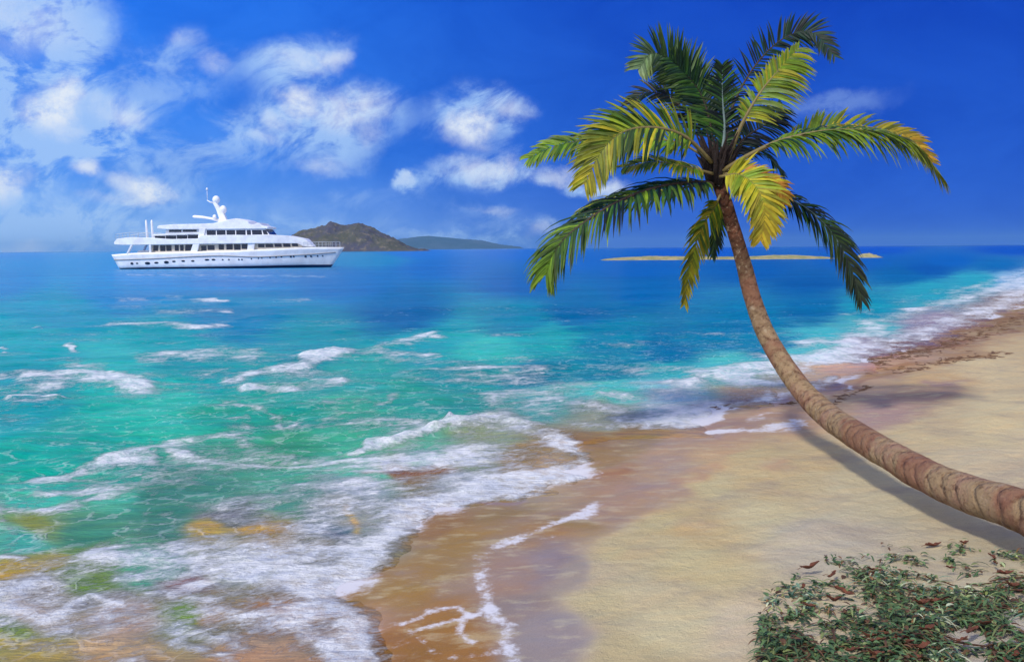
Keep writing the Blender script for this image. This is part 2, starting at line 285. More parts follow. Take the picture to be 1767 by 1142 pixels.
def stroke_field(U, V, lst, k=None):
    out = np.zeros(U.shape)
    if k is None: k = 1.0
    for pts, w, s in lst:
        q = [UV(*p) for p in pts]
        # a stroke is wider along the view than across in the world, as foam lying flat is
        d = seg_dist(U / 1.9, V, [(a / 1.9, b) for a, b in q])
        g = s * np.exp(-(d / (w * k)) ** 2)
        out = np.maximum(out, g) + .35 * np.minimum(out, g)
    return out
def fields(X, Y):
    Yc = np.maximum(Y, .6)
    U = X / Yc * F; V = CAMH * F / Yc
    # wobble
    wu = (fbm(X * .9 + 3, Y * .9, 4) - .5) * 2; wv = (fbm(X * .9 + 50, Y * .9 + 20, 4) - .5) * 2
    amp = np.clip(V, 2, 500)
    U2 = U + wu * 26 * np.clip(V / 120, .15, 1.3); V2 = V + wv * .07 * amp
    col = np.zeros(X.shape + (3,)); ws = np.zeros(X.shape)
    for (a, b), c in zip(cpu, cpc):
        sv = .35 + 1.0 * min(b / 120.0, 1.0)
        d2 = ((U2 - a) / 2.5) ** 2 + ((V2 - b) / sv) ** 2
        w = 1 / (d2 + 30) ** 2.2
        col += w[..., None] * c; ws += w
    col /= ws[..., None]
    for pts, w, c, s in BR:
        q = [UV(*p) for p in pts]
        d = seg_dist(U2 / 1.9, V2, [(a / 1.9, b) for a, b in q])
        g = (s * np.exp(-(d / w) ** 2))[..., None]
        cl_ = np.array(lin(c)); cl_[2] *= .78
        col = col * (1 - g) + cl_ * g
    wm = .25 + 2.0 * np.clip(fbm(X * .7 * (1 + 0 * Y) + 31, Y * .7 + 8, 4) - .12, 0, 1); im = .45 + 1.1 * fbm(X * 1.6 + 71, Y * 1.1 + 3, 4)
    fo = stroke_field(U + wu * 12 * np.clip(V / 120, .1, 1.3), V + wv * .05 * amp, FO_REFL, wm) * im
    la = stroke_field(U + wu * 16, V + wv * .045 * amp, LACE, wm * 1.3) * im
    s = -seg_dist(X, Y, shp, True)                       # metres, + on land
    s = -s                                               # + seaward
    s = s + (fbm(X * 1.3, Y * 1.3, 4) - .5) * .9 * np.clip(Y / 10, .4, 3)
    return col, fo, la, s, U, V
def bed(X, Y, s):
    land = np.clip(-s, 0, None); sea = np.clip(s, 0, None)
    z = .32 * (1 - np.exp(-land / 7.0)) - np.minimum(.07 * sea, 3.0)
    z = z + (fbm(X * .5, Y * .5, 4) - .5) * .22 * sstep(.8, 5, land) + (fbm(X * 2.2, Y * 2.2, 3) - .5) * .05 * sstep(.6, 3, land)
    return z
def zland(x, y):
    X = np.array([x], float); Y = np.array([y], float)
    s = seg_dist(X, Y, shp, True) + (fbm(X * 1.3, Y * 1.3, 4) - .5) * .9 * np.clip(Y / 10, .4, 3)
    return float(bed(X, Y, s)[0])

Y0 = -5.0
us = np.concatenate([-np.geomspace(4, .62, 25)[:-1], np.linspace(-.60, .60, 820), np.geomspace(.62, 4, 25)[1:]])
v1 = 1 / np.linspace(1 / 5.0, 1 / 150.0, 620)
ys = np.concatenate([np.linspace(-3.5, 4.8, 34), v1, np.geomspace(155, 14000, 70)])
UU, YY = np.meshgrid(us, ys); XX = UU * (YY - Y0)
COL, FOAM_REFL, LAC, SG, Ug, Vg = fields(XX, YY)
# sanity: side sign
test = -1 if SG[np.argmin(abs(ys - 30)), 100] < 0 else 1
SG = SG * 1.0
def grid_mesh(name, Z, keep, extra):
    ny, nx = Z.shape
    idx = np.arange(nx * ny).reshape(ny, nx)
    q = np.stack([idx[:-1, :-1], idx[:-1, 1:], idx[1:, 1:], idx[1:, :-1]], -1).reshape(-1, 4)
    kq = keep.ravel()[q].any(1); q = q[kq]
    used = np.unique(q); rm = np.full(nx * ny, -1); rm[used] = np.arange(len(used))
    co = np.stack([XX.ravel(), YY.ravel(), Z.ravel()], -1)[used]
    me = bpy.data.meshes.new(name)
    me.vertices.add(len(co)); me.vertices.foreach_set('co', co.ravel())
    q = rm[q]
    me.loops.add(q.size); me.loops.foreach_set('vertex_index', q.ravel())
    me.polygons.add(len(q)); me.polygons.foreach_set('loop_start', np.arange(0, q.size, 4)); me.polygons.foreach_set('loop_total', np.full(len(q), 4))
    me.update(calc_edges=True)
    a = me.color_attributes.new('tint', 'FLOAT_COLOR', 'POINT')
    a.data.foreach_set('color', np.concatenate([COL.reshape(-1, 3)[used], np.ones((len(used), 1))], 1).ravel())
    for k, v in extra.items():
        a = me.attributes.new(k, 'FLOAT', 'POINT'); a.data.foreach_set('value', v.ravel()[used])
    me.validate()
    return me
Zs = bed(XX, YY, SG)
# ------------------------------------------------------------------ sand
def foam_nodes(t, pos, fo, la, sea):
    """returns foam factor"""
    r = t.new('ShaderNodeVectorRotate', {'Vector': pos, 'Angle': R(-35)}, rotation_type='Z_AXIS').outputs[0]
    st = t.vm('MULTIPLY', r, (.7, 1.35, 1))
    a = t.noise(st, 3.2, 9, .68, .6)
    b = t.noise(pos, 16, 6, .7)
    v = t.math('ADD', fo, t.math('MULTIPLY', t.math('SUBTRACT', a, .5), 1.9))
    v = t.math('ADD', v, t.math('MULTIPLY', t.math('SUBTRACT', b, .5), .8))
    c3 = t.noise(t.vm('MULTIPLY', r, (.8, 1.5, 1)), 9, 10, .78, .8)
    v = t.math('ADD', v, t.math('MULTIPLY', t.math('SUBTRACT', c3, .5), 1.9))
    f1 = t.rng(v, .39, 1.15)
    f1 = t.math('MULTIPLY', f1, t.rng(fo, .02, .16))
    dis = t.new('ShaderNodeTexNoise', {'Vector': pos, 'Scale': 2.2, 'Detail': 4.0}).outputs['Color']
    dp = t.vm('ADD', t.vm('MULTIPLY', pos, (1, .8, 1)), t.vm('MULTIPLY', t.vm('SUBTRACT', dis, (.5, .5, .5)), (.9, .9, 0)))
    vo = t.new('ShaderNodeTexVoronoi', {'Vector': dp, 'Scale': 2.6}, feature='DISTANCE_TO_EDGE').outputs[0]
    web = t.math('MULTIPLY', t.rng(vo, .10, .0), t.rng(t.noise(pos, 1.7, 5, .6), .42, .62))
    f2 = t.math('MULTIPLY', web, sea)
    vl = t.math('ADD', la, t.math('MULTIPLY', t.math('SUBTRACT', t.noise(pos, 9, 9, .75), .5), 2.6))
    f3 = t.math('MULTIPLY', t.rng(vl, .38, 1.1), t.rng(la, .05, .3))
    return t.math('MAXIMUM', t.math('MAXIMUM', f1, f2), f3), a, b
def stroke_tint(t, col, pos, amt):
    """broken colour laid over the ground: long streaks along the shore and fine mottling"""
    r = t.new('ShaderNodeVectorRotate', {'Vector': pos, 'Angle': R(-35)}, rotation_type='Z_AXIS').outputs[0]
    n = t.noise(t.vm('MULTIPLY', r, (.5, 1.9, 1)), 1.6, 8, .68, .4)
    n2 = t.noise(t.vm('MULTIPLY', pos, (.35, 1.6, 1)), 2.3, 8, .7, .3)
    f = t.rng(n, .3, .7, 1 - amt, 1 + amt, False)
    g = t.rng(n2, .3, .7, 1 - amt * .8, 1 + amt * .8, False)
    c = t.mix(1.0, col, t.new('ShaderNodeCombineColor', {0: f, 1: t.math('SQRT', t.math('MULTIPLY', f, g)), 2: g}).outputs[0], 'MULTIPLY')
    return c, n, n2
m_sand, t, b = material('sand')
geo = t.new('ShaderNodeNewGeometry').outputs['Position']
tint = t.new('ShaderNodeAttribute', attribute_name='tint').outputs['Color']
wet = t.new('ShaderNodeAttribute', attribute_name='wet').outputs['Fac']
fo = t.new('ShaderNodeAttribute', attribute_name='foam').outputs['Fac']
la = t.new('ShaderNodeAttribute', attribute_name='lace').outputs['Fac']
c, n, n2 = stroke_tint(t, tint, geo, .10)
grain = t.noise(geo, 90, 3, .7); mott = t.noise(geo, 1.1, 6, .6)
c = t.mix(t.rng(mott, .48, .70, 0, .42), c, lin((150, 134, 124)))
c = t.mix(t.rng(t.noise(t.vm('MULTIPLY', geo, (.8, 1.6, 1)), 2.7, 7, .68), .50, .66, 0, .35), c, lin((206, 192, 148)))
c = t.mix(1.0, c, t.new('ShaderNodeCombineColor', {0: t.rng(grain, .3, .7, .86, 1.1, False), 1: t.rng(grain, .3, .7, .86, 1.1, False), 2: t.rng(grain, .3, .7, .84, 1.1, False)}).outputs[0], 'MULTIPLY')
ff, a_, b_ = foam_nodes(t, geo, fo, la, 0.0)
c = t.mix(t.math('MULTIPLY', ff, .8), c, lin((216, 216, 220)))
ro = t.rng(wet, 0, 1, .9, .34, False); ro = t.math('ADD', ro, t.math('MULTIPLY', ff, .4))
hgt = t.math('ADD', t.math('MULTIPLY', t.noise(geo, 5, 8, .65), 1.0), t.math('MULTIPLY', grain, .22))
hgt = t.math('ADD', hgt, t.math('MULTIPLY', ff, .12))
setb(t, b, col=c, rough=ro, spec=t.rng(wet, 0, 1, .12, .14, False),
     normal=t.new('ShaderNodeBump', {'Height': hgt, 'Strength': t.rng(wet, 0, 1, .75, .15, False), 'Distance': .10}).outputs[0])
wetv = sstep(-7.0, -2.5, SG) * (1 - sstep(1160, 1700, Ug + 883 - (Vg - 300) * .6))
lum = COL.mean(-1); wetv = np.clip(wetv * sstep(.42, .26, lum) + sstep(-.6, 0, SG), 0, 1)
sand = mobj('sand_beach', grid_mesh('sand_beach', Zs, np.ones(Zs.shape, bool), {'wet': wetv, 'foam': FOAM_REFL * sstep(-1.6, -.2, SG) + (FOAM_REFL * (Vg < 340) * .9), 'lace': LAC}), m_sand, smooth=True)
tag(sand, 'pale yellow sand beach, brown and wet beside the surf', 'beach', kind='structure')
# ------------------------------------------------------------------ water
far = np.clip(40 / np.maximum(YY, 10), 0, 1)
rx, ry = XX * .82 + YY * .57, -XX * .57 + YY * .82
wv = (fbm(rx * .16, ry * .45 + 7, 4) - .5) * .55 + (fbm(XX * .5, YY * 1.1, 4) - .5) * .20 + (fbm(XX * 2.0, YY * 3.0, 3) - .5) * .07
crest = stroke_field(Ug + (fbm(XX * 1.5, YY * 1.5, 3) - .5) * 24, Vg + (fbm(XX * 1.7, YY * 1.7 + 9, 3) - .5) * .05 * np.clip(Vg, 5, 500), [f for f in FO_REFL if f[2] >= .75 and f[1] > 4])
Zw = .035 + sstep(0, 5, SG) * wv * .55 * np.clip(far * 1.2, .25, 1) + crest * .075 * sstep(.2, 2.5, SG) * sstep(390, 330, Vg) * (1 + 1.4 * (fbm(XX * 4, YY * 5, 3) - .5)) 
Zw = Zw + .03 * sstep(.0, .5, SG) * (FOAM_REFL.clip(0, 1)) * fbm(XX * 7, YY * 7, 2)
Zw = Zw * sstep(3000, 300, YY)
Zw = np.where(SG < 0, .035 + SG * .12, Zw)
m_w, t, b = material('sea_water')
geo = t.new('ShaderNodeNewGeometry').outputs['Position']
tint = t.new('ShaderNodeAttribute', attribute_name='tint').outputs['Color']
fo = t.new('ShaderNodeAttribute', attribute_name='foam').outputs['Fac']
la = t.new('ShaderNodeAttribute', attribute_name='lace').outputs['Fac']
web = t.new('ShaderNodeAttribute', attribute_name='web').outputs['Fac']
c, n, n2 = stroke_tint(t, tint, geo, .27)
n4 = t.noise(t.vm('MULTIPLY', geo, (.22, 1.3, 1)), .9, 8, .68, .3)
c = t.mix(t.math('MULTIPLY', t.rng(n4, .52, .70), .40), c, t.mix(1.0, c, (1.9, 1.45, 1.22), 'MULTIPLY'))
c = t.mix(t.math('MULTIPLY', t.rng(n4, .47, .30), .55), c, t.mix(1.0, c, (.45, .62, .78), 'MULTIPLY'))
big = t.noise(t.vm('MULTIPLY', geo, (.25, 1, 1)), .12, 6, .6)
c = t.mix(t.rng(big, .52, .75, 0, .35), c, lin((60, 178, 190)), 'MIX') if False else c
c = t.mix(1.0, c, t.new('ShaderNodeCombineColor', {0: t.rng(big, .3, .7, .75, 1.25), 1: t.rng(big, .3, .7, .86, 1.14), 2: t.rng(big, .3, .7, .9, 1.1)}).outputs[0], 'MULTIPLY')
ff, a_, b_ = foam_nodes(t, geo, fo, la, web)
fcol = t.mix(t.rng(t.noise(geo, 2.4, 6, .65), .42, .62), lin((248, 248, 246)), lin((218, 222, 228)))
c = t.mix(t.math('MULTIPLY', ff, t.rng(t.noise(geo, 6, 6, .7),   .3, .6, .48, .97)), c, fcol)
ro = t.math('ADD', .22, t.math('MULTIPLY', ff, .6))
h = t.math('ADD', t.math('MULTIPLY', n2, 1.0), t.math('MULTIPLY', t.noise(t.vm('MULTIPLY', geo, (.7, 1.6, 1)), 5.5, 6, .62), .35))
h = t.math('ADD', h, t.math('MULTIPLY', t.math('MULTIPLY', ff, b_), .45))
setb(t, b, col=c, rough=ro, spec=.10, ior=1.33, normal=t.new('ShaderNodeBump', {'Height': h, 'Strength': .8, 'Distance': .2}).outputs[0])
EDGE = .55 * np.exp(-((SG - .05) / .22) ** 2) * sstep(.35, .65, fbm(XX * 1.1 + 5, YY * 1.1, 3)) * sstep(60, 15, YY) + .30 * sstep(0, 2, SG) * sstep(60, 20, YY) * sstep(.42, .68, fbm(XX * .35 + 9, YY * .8, 4)) + .34 * sstep(1.5, 3, SG) * sstep(75, 40, YY) * sstep(.54, .68, fbm(XX * .55 + 29, YY * .9 + 3, 5))
webv = sstep(.5, 2, SG) * sstep(14, 5, SG) * .38 * sstep(45, 15, YY)
wat = mobj('sea_water', grid_mesh('sea_water', Zw, SG > -.9, {'foam': FOAM_REFL + EDGE, 'lace': LAC, 'web': webv}), m_w, smooth=True)
tag(wat, 'turquoise and deep blue sea with white foam breaking on the sand', 'sea', kind='structure')

# ------------------------------------------------------------------ islands
def island(name, px0, px1, Y, depth, prof, mat, label, cat, nx=120, ny=50, rough=.12, zb=-1.0):
    """a landform: ridge heights (photo px above its base line) turned to metres at its real distance"""
    c0, c1 = P(px0, 428, Y).x, P(px1, 428, Y).x
    k = Y / F
    xs_ = np.linspace(0, 1, nx); d_ = np.linspace(-1, 1, ny)
    pr = np.interp(xs_, [(p[0] - px0) / (px1 - px0) for p in prof], [p[1] for p in prof]) * k
    Xl, D = np.meshgrid(xs_, d_)
    wx = (c1 - c0)
    X = c0 + Xl * wx; Yy = Y + D * depth
    sh = np.clip(1 - np.abs(D) ** 1.6, 0, 1)
    rid = 1 - 2 * np.abs(fbm(Xl * 9 + 5, D * 3.0 + 2, 4) - .5)
    Z = pr[None, :] * sh * (1 + rough * 2.5 * (rid - .75) * (1 - sh ** 3)) + (fbm(Xl * 40, D * 14, 4) - .5) * pr.max() * rough * sh ** .5
    Z = Z * np.clip(np.minimum(Xl, 1 - Xl) * 30, 0, 1) + zb * (1 - np.clip(sh * 6, 0, 1)) + zb * .2
    bm = bmesh.new()
    vs = [[bm.verts.new((X[j, i], Yy[j, i], Z[j, i])) for i in range(nx)] for j in range(ny)]
    for j in range(ny - 1):
        for i in range(nx - 1): bm.faces.new((vs[j][i], vs[j][i + 1], vs[j + 1][i + 1], vs[j + 1][i]))
    o = obj(name, bm, mat, smooth=True)
    return tag(o, label, cat, kind='structure')
def rock_mat(name, c1, c2, c3, scale):
    m, t, b = material(name)
    g = t.new('ShaderNodeNewGeometry'); pos = g.outputs['Position']
    n = t.noise(pos, scale, 8, .65); n_ = t.noise(pos, scale * 5, 6, .7)
    c = t.mix(t.rng(n, .42, .6), lin(c1), lin(c2)); c = t.mix(t.rng(n_, .5, .68, 0, .8), c, lin(c3))
    setb(t, b, col=c, rough=.95, spec=.1, normal=t.new('ShaderNodeBump', {'Height': n_, 'Strength': .8, 'Distance': 1 / scale * .08}).outputs[0])
    return m
m_isl = rock_mat('island_rock', (82, 82, 68), (76, 74, 86), (126, 116, 100), .02)
island('rocky_island', 486, 742, 1500, 75, [(486, 12), (500, 25), (520, 36), (548, 41), (562, 45), (572, 52), (584, 48), (596, 44), (606, 46), (620, 49), (640, 42), (662, 31), (682, 21), (700, 10), (718, 4), (742, 1)], m_isl,
       'rocky grey green island with two humps behind the yacht bow', 'island', 160, 60, .14)
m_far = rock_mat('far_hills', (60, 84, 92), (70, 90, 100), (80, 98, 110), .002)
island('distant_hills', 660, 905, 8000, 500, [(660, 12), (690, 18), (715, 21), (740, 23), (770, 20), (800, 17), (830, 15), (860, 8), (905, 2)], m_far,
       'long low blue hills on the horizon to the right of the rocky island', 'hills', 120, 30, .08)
m_bar = rock_mat('sandbar_sand', (170, 156, 112), (140, 138, 92), (104, 118, 80), .35)
island('sandbar', 1030, 1440, 235, 6, [(1030, 1), (1060, 4), (1120, 7), (1180, 6), (1240, 5), (1290, 5), (1330, 7), (1370, 7), (1420, 4), (1440, 2)], m_bar,
       'long thin pale sandbar lying behind the palm trunk', 'sandbar', 160, 24, .3, -.3)
island('sandbar', 1478, 1518, 250, 4, [(1478, 1), (1488, 7), (1500, 8), (1510, 5), (1518, 1)], m_bar,
       'short tan hump of sandbar to the right of the palm crown', 'sandbar', 30, 16, .3, -.3)


# ------------------------------------------------------------------ palm
m_trunk, t, b = material('palm_bark')
geo = t.new('ShaderNodeNewGeometry').outputs['Position']
al = t.new('ShaderNodeAttribute', attribute_name='along').outputs['Fac']
n = t.noise(geo, 2.6, 8, .7); n2 = t.noise(geo, 13, 7, .7)
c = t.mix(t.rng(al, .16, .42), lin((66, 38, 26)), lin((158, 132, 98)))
c = t.mix(t.math('MULTIPLY', t.rng(n, .42, .62, 0, .8), t.rng(al, .2, .5)), c, lin((158, 122, 100)))
c = t.mix(t.rng(n2, .50, .68, 0, .75), c, lin((84, 56, 40)))
c = t.mix(t.rng(n2, .46, .30, 0, .7), c, lin((176, 152, 122)))
c = t.mix(t.rng(t.noise(geo, 34, 6, .75), .54, .66, 0, .55), c, lin((96, 84, 74)))
c = t.mix(t.rng(t.noise(geo, 5, 8, .7), .58, .68, 0, .6), c, lin((186, 168, 142)))
ring = t.new('ShaderNodeAttribute', attribute_name='ring').outputs['Fac']
big_ = t.noise(geo, 1.3, 4, .6)
c = t.mix(t.rng(big_, .5, .62, 0, .6), c, lin((128, 82, 62)))
c = t.mix(t.math('MULTIPLY', ring, t.rng(n2, .40, .62, 0, .62)), c, lin((84, 48, 34)))
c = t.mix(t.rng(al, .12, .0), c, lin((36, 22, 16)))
setb(t, b, col=c, rough=.88, spec=.2, normal=t.new('ShaderNodeBump', {'Height': t.math('ADD', n2, t.math('MULTIPLY', ring, -.6)), 'Strength': 1.0, 'Distance': .05}).outputs[0])
TR = [(1232, 292, 30, 16.2), (1242, 322, 30, 16.1), (1256, 362, 31, 16.0), (1270, 410, 33, 15.8), (1283, 455, 35, 15.5), (1300, 520, 40, 15.1), (1322, 576, 45, 14.7), (1352, 628, 50, 14.3), (1390, 680, 54, 13.8), (1432, 720, 56, 13.1), (1480, 752, 60, 12.1), (1540, 788, 66, 11.1), (1610, 826, 76, 10.2), (1680, 856, 84, 9.5), (1740, 874, 92, 9.0), (1800, 900, 104, 8.6), (1870, 950, 125, 8.2), (1925, 1020, 150, 8.0)]
base_pt = P(1900, 990, 8.0); palm = empty('palm_tree', (base_pt.x, base_pt.y, zland(base_pt.x, base_pt.y)))
palm_inv = Matrix.Translation(palm.location).inverted()
tag(palm, 'tall coconut palm leaning out over the beach from the right', 'palm tree')
pts = [P(a, b_, d) for a, b_, w, d in TR]; N = 300
cv = catmull(pts, N); wr = catmull([Vector((w * (.74 if b_ < 560 else .70 if b_ < 700 else .80) * d / F / 2, 0, 0)) for a, b_, w, d in TR], N)
bm = bmesh.new(); rings = []; la_ = bm.verts.layers.float.new('along'); lr_ = bm.verts.layers.float.new('ring')
dist = 0; nextring = 0; NS = 28
ringpos = []; s_ = 0
L_ = [0]
for i in range(1, N + 1): L_.append(L_[-1] + (cv[i] - cv[i - 1]).length)
while s_ < L_[-1]: ringpos.append(s_); s_ += random.uniform(.13, .24) * (1 + .5 * s_ / L_[-1])
for i, p in enumerate(cv):
    tn = (cv[min(i + 1, N)] - cv[max(i - 1, 0)]).normalized()
    a = tn.cross(Vector((0, -1, .3))).normalized(); bb = tn.cross(a)
    row = []
    for k in range(NS):
        q = 2 * math.pi * k / NS
        ll = L_[i] + .03 * math.sin(q * 2 + i * .02) + .03 * math.sin(q * 3 + i * .05)
        dd = min(abs(ll - s) for s in ringpos)
        rg = math.exp(-(dd / .028) ** 2)
        ph = min([(ll - s) for s in ringpos if s <= ll] or [0])
        r = wr[i].x * (1 - .025 * rg + .028 * math.exp(-ph / .05) + .07 * (float(fbm(np.array(ll * 2.0), np.array(math.cos(q) * 1.3 + 9), 3)) - .5) * 2)
        v = bm.verts.new(p + (a * math.cos(q) + bb * math.sin(q)) * r)
        v[la_] = i / N; v[lr_] = rg; row.append(v)
    rings.append(row)
for r0, r1 in zip(rings, rings[1:]):
    for k in range(NS): bm.faces.new((r0[k], r0[(k + 1) % NS], r1[(k + 1) % NS], r1[k]))
bm.faces.new(rings[0][::-1]); bm.faces.new(rings[-1])
bmesh.ops.transform(bm, matrix=palm_inv, verts=bm.verts)
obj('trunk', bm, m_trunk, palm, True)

def leaf_material(name):
    m, t, b = material(name)
    tint = t.new('ShaderNodeAttribute', attribute_name='tint').outputs['Color']
    g = t.new('ShaderNodeNewGeometry').outputs['Position']
    n = t.noise(g, 7, 5, .6)
    f = t.rng(n, .3, .7, .75, 1.25, False)
    c = t.mix(1.0, tint, t.new('ShaderNodeCombineColor', {0: f, 1: f, 2: f}).outputs[0], 'MULTIPLY')
    setb(t, b, col=c, rough=.5, spec=.3)
    tr = t.new('ShaderNodeBsdfTranslucent', {'Color': c})
    ms = t.new('ShaderNodeMixShader', {0: .28})
    t.l.new(b.outputs[0], ms.inputs[1]); t.l.new(tr.outputs[0], ms.inputs[2])
    t.l.new(ms.outputs[0], t.n['Material Output'].inputs[0])
    return m
m_leaf = leaf_material('palm_leaflet')
m_rib = simple('palm_midrib', (120, 104, 58), .6, .2, 8)
m_ribd = simple('palm_midrib_dark', (58, 40, 26), .7, .2, 8)
m_ribg = simple('palm_midrib_grey', (106, 124, 120), .6, .2, 8)
GD, GM, GL, YL, OR, BK, PG = (20, 52, 32), (58, 98, 26), (112, 142, 30), (176, 162, 34), (178, 118, 40), (14, 22, 26), (118, 138, 96)
def frond(ctrl, L, cols, nvec=(0, 0, 1), t0=.16, n=64, droop=.5, sweep=.55, w=.05, rib=None, ribw=.05, tipc=None, sides=(1, 1), prof=None, twist=0, label=None):
    """ctrl: (px,py,depth offset) along the midrib; cols: leaflet colours picked at random from base to tip"""
    cc = catmull([P(a, b_, 16.1 + d) for a, b_, d in ctrl], 80)
    bm = bmesh.new(); lay = bm.verts.layers.float_color.new('tint')
    nv = Vector(nvec)
    n = int(n * 1.12); L *= 1.04; gap = [random.uniform(.2, 1) for _ in range(7)]
    for i in range(n):
        tt = t0 + (1 - t0) * (i + random.uniform(-.3, .3)) / n; tt = min(max(tt, t0), 1)
        k = tt * 80; k0 = min(int(k), 79); p = cc[k0].lerp(cc[k0 + 1], k - k0)
        T = (cc[min(k0 + 2, 80)] - cc[max(k0 - 1, 0)]).normalized()
        s = T.cross(nv)
        if s.length < .2: s = T.cross(Vector((0, -1, 0)))
        s.normalize(); up = s.cross(T).normalized()
        env = math.sin(math.pi * (.14 + .80 * ((tt - t0) / (1 - t0)) ** .8)) ** .55 if prof is None else np.interp(tt, *prof)
        for sd_, sw in ((1, sides[0]), (-1, sides[1])):
            if random.random() < .05 or sw <= 0 or (min(abs(tt - g_) for g_ in gap) < .008 and random.random() < .8): continue
            ln = L * env * sw * (random.uniform(.84, 1.12) if random.random() < .9 else random.uniform(.5, .8))
            fw = sweep + .75 * tt ** 2 + random.uniform(-.2, .2)
            d = (s * sd_ + T * fw + up * random.uniform(-.05, .3)).normalized()
            seg = 5; q = p + up * .01; cc_ = random.choice(cols); c2 = random.choice(cols)
            f = random.random() * .6; col = [cc_[j] * (1 - f) + c2[j] * f for j in range(3)]
            if tipc and tt > .45: g_ = (tt - .45) / .55 * random.uniform(.5, 1); col = [col[j] * (1 - g_) + tipc[j] * g_ for j in range(3)]
            br = random.uniform(.8, 1.18); base_c = [min(v * br, 255) for v in col]
            dr = droop * random.uniform(.7, 1.3)
            prev = None
            nor = d.cross(T).normalized() if d.cross(T).length > .1 else up
            for j in range(seg + 1):
                x = j / seg
                ww = w * (.55 + .9 * x if x < .35 else .87 * (1 - ((x - .35) / .65) ** 1.7)) * .5 + .001
                side = (d.cross(nor)).normalized()
                fold = nor * ww * .45
                a0 = bm.verts.new(q - side * ww + fold); a1 = bm.verts.new(q); a2 = bm.verts.new(q + side * ww + fold)
                yy = x ** 2 * .35
                cl = [base_c[m_] * (1 - yy) + (150, 140, 40)[m_] * yy for m_ in range(3)] if cc_ not in (BK, GD) else base_c
                for v in (a0, a1, a2): v[lay] = (*lin(cl), 1)
                if prev:
                    bm.faces.new((prev[0], prev[1], a1, a0)); bm.faces.new((prev[1], prev[2], a2, a1))
                prev = (a0, a1, a2)
                d = (d + Vector((0, 0, -1)) * dr / seg * (.5 + x)).normalized()
                nor = (nor - d * nor.dot(d)).normalized()
                q = q + d * ln / seg
    bmesh.ops.transform(bm, matrix=palm_inv, verts=bm.verts)
    fr = obj('frond', bm, m_leaf, palm, True)
    if label: fr['label'] = label
    bm = bmesh.new()
    tube(bm, cc[::4], [ribw * .5 * (1 - .85 * i / 20) for i in range(21)], 7)
    bmesh.ops.transform(bm, matrix=palm_inv, verts=bm.verts)
    obj('midrib', bm, rib or m_rib, fr, True)
    return fr
C0 = (1236, 285, 0)
# far side first
frond([(1240, 285, .1), (1262, 190, .7), (1300, 118, 1.2), (1350, 68, 1.4), (1400, 56, 1.3), (1440, 98, 1.0)], .46, [BK, GD, GD], (0, -1, .2), n=70, droop=.45, rib=m_ribd, w=.045, label='dark frond rising behind at the top right')
frond([(1232, 285, .1), (1222, 210, .5), (1196, 150, .8), (1160, 108, .7), (1125, 92, .4), (1100, 122, .2)], .58, [GM, PG, GD], (0, -1, .1), n=110, droop=.25, tipc=PG, rib=m_ribd, w=.05, label='dusty green frond reaching up to the left')
frond([(1234, 285, 0), (1226, 215, .3), (1208, 160, .4), (1180, 125, .3), (1155, 100, .2)], .45, [GD, GD, GM], (0, -1, .1), n=60, droop=.4, rib=m_ribd, w=.05)
frond([(1240, 290, .0), (1250, 230, .1), (1247, 170, .1), (1246, 112, .0)], .40, [GD, BK, GM], (0, -1, 0), n=50, droop=.5, rib=m_ribg, ribw=.075, w=.045, label='short upright frond with a pale grey midrib')
frond([(1230, 280, .2), (1200, 215, .6), (1160, 172, .8), (1118, 160, .8), (1085, 182, .8)], .42, [BK, GD, (70, 62, 30)], (0, -.5, .6), n=50, droop=.4, rib=m_ribd)
frond([(1245, 285, .1), (1280, 262, .6), (1315, 262, .9), (1350, 300, .9)], .42, [GD, GM], (0, -.4, 1), n=40, droop=.9, rib=m_ribd)
frond([(1245, 290, .2), (1285, 240, .4), (1320, 215, .7), (1350, 190, .9)], .55, [BK, GD], (0, -.8, .4), n=50, droop=.9, rib=m_ribd)
frond([(1250, 290, -.1), (1280, 215, -.2), (1312, 160, -.2), (1345, 120, -.1), (1378, 84, 0)], .64, [YL, GL, GL, PG], (0, -1, .1), n=80, t0=.28, droop=.75, rib=m_rib, ribw=.08, w=.05, sides=(1, .45), label='yellow green frond lit by the sun at the upper right')  # yellow of the sunlit leaflets is put into their colours
frond([C0, (1175, 248, .2), (1105, 240, .2), (1020, 242, .1), (960, 252, 0), (912, 274, 0)], .50, [GM, GL, GL], (0, -.75, .8), n=80, droop=.7, rib=m_rib, w=.055, label='light green frond reaching farthest left')
frond([(1228, 280, -.2), (1185, 238, -.5), (1135, 221, -.8), (1080, 226, -1.0), (1040, 258, -1.1), (1008, 318, -1.1)], .68, [GD, GM, GL, YL], (0, -.9, .5), n=100, droop=.6, tipc=YL, rib=m_rib, ribw=.075, w=.055, label='arching frond on the left with yellow tips')
frond([(1230, 300, -.2), (1190, 290, -.4), (1130, 280, -.6), (1075, 290, -.7)], .42, [GL, GM, YL], (0, -.5, 1), n=50, droop=.8, rib=m_rib)
frond([(1240, 322, 0), (1205, 315, -.3), (1130, 325, -.7), (1060, 352, -1.0), (990, 398, -1.2), (955, 438, -1.3), (942, 474, -1.3)], .82, [GD, GD, GM, GL, BK], (.1, -.25, 1), t0=.12, n=120, droop=1.1, tipc=GL, rib=m_ribd, ribw=.09, w=.055, label='long drooping dark green frond at the lower left')
frond([(1240, 322, .3), (1190, 322, .3), (1120, 340, .2), (1050, 350, .1), (1000, 372, 0)], .5, [GL, GM, YL], (0, -.3, 1), t0=.3, n=70, droop=.7, rib=m_ribd, w=.05)
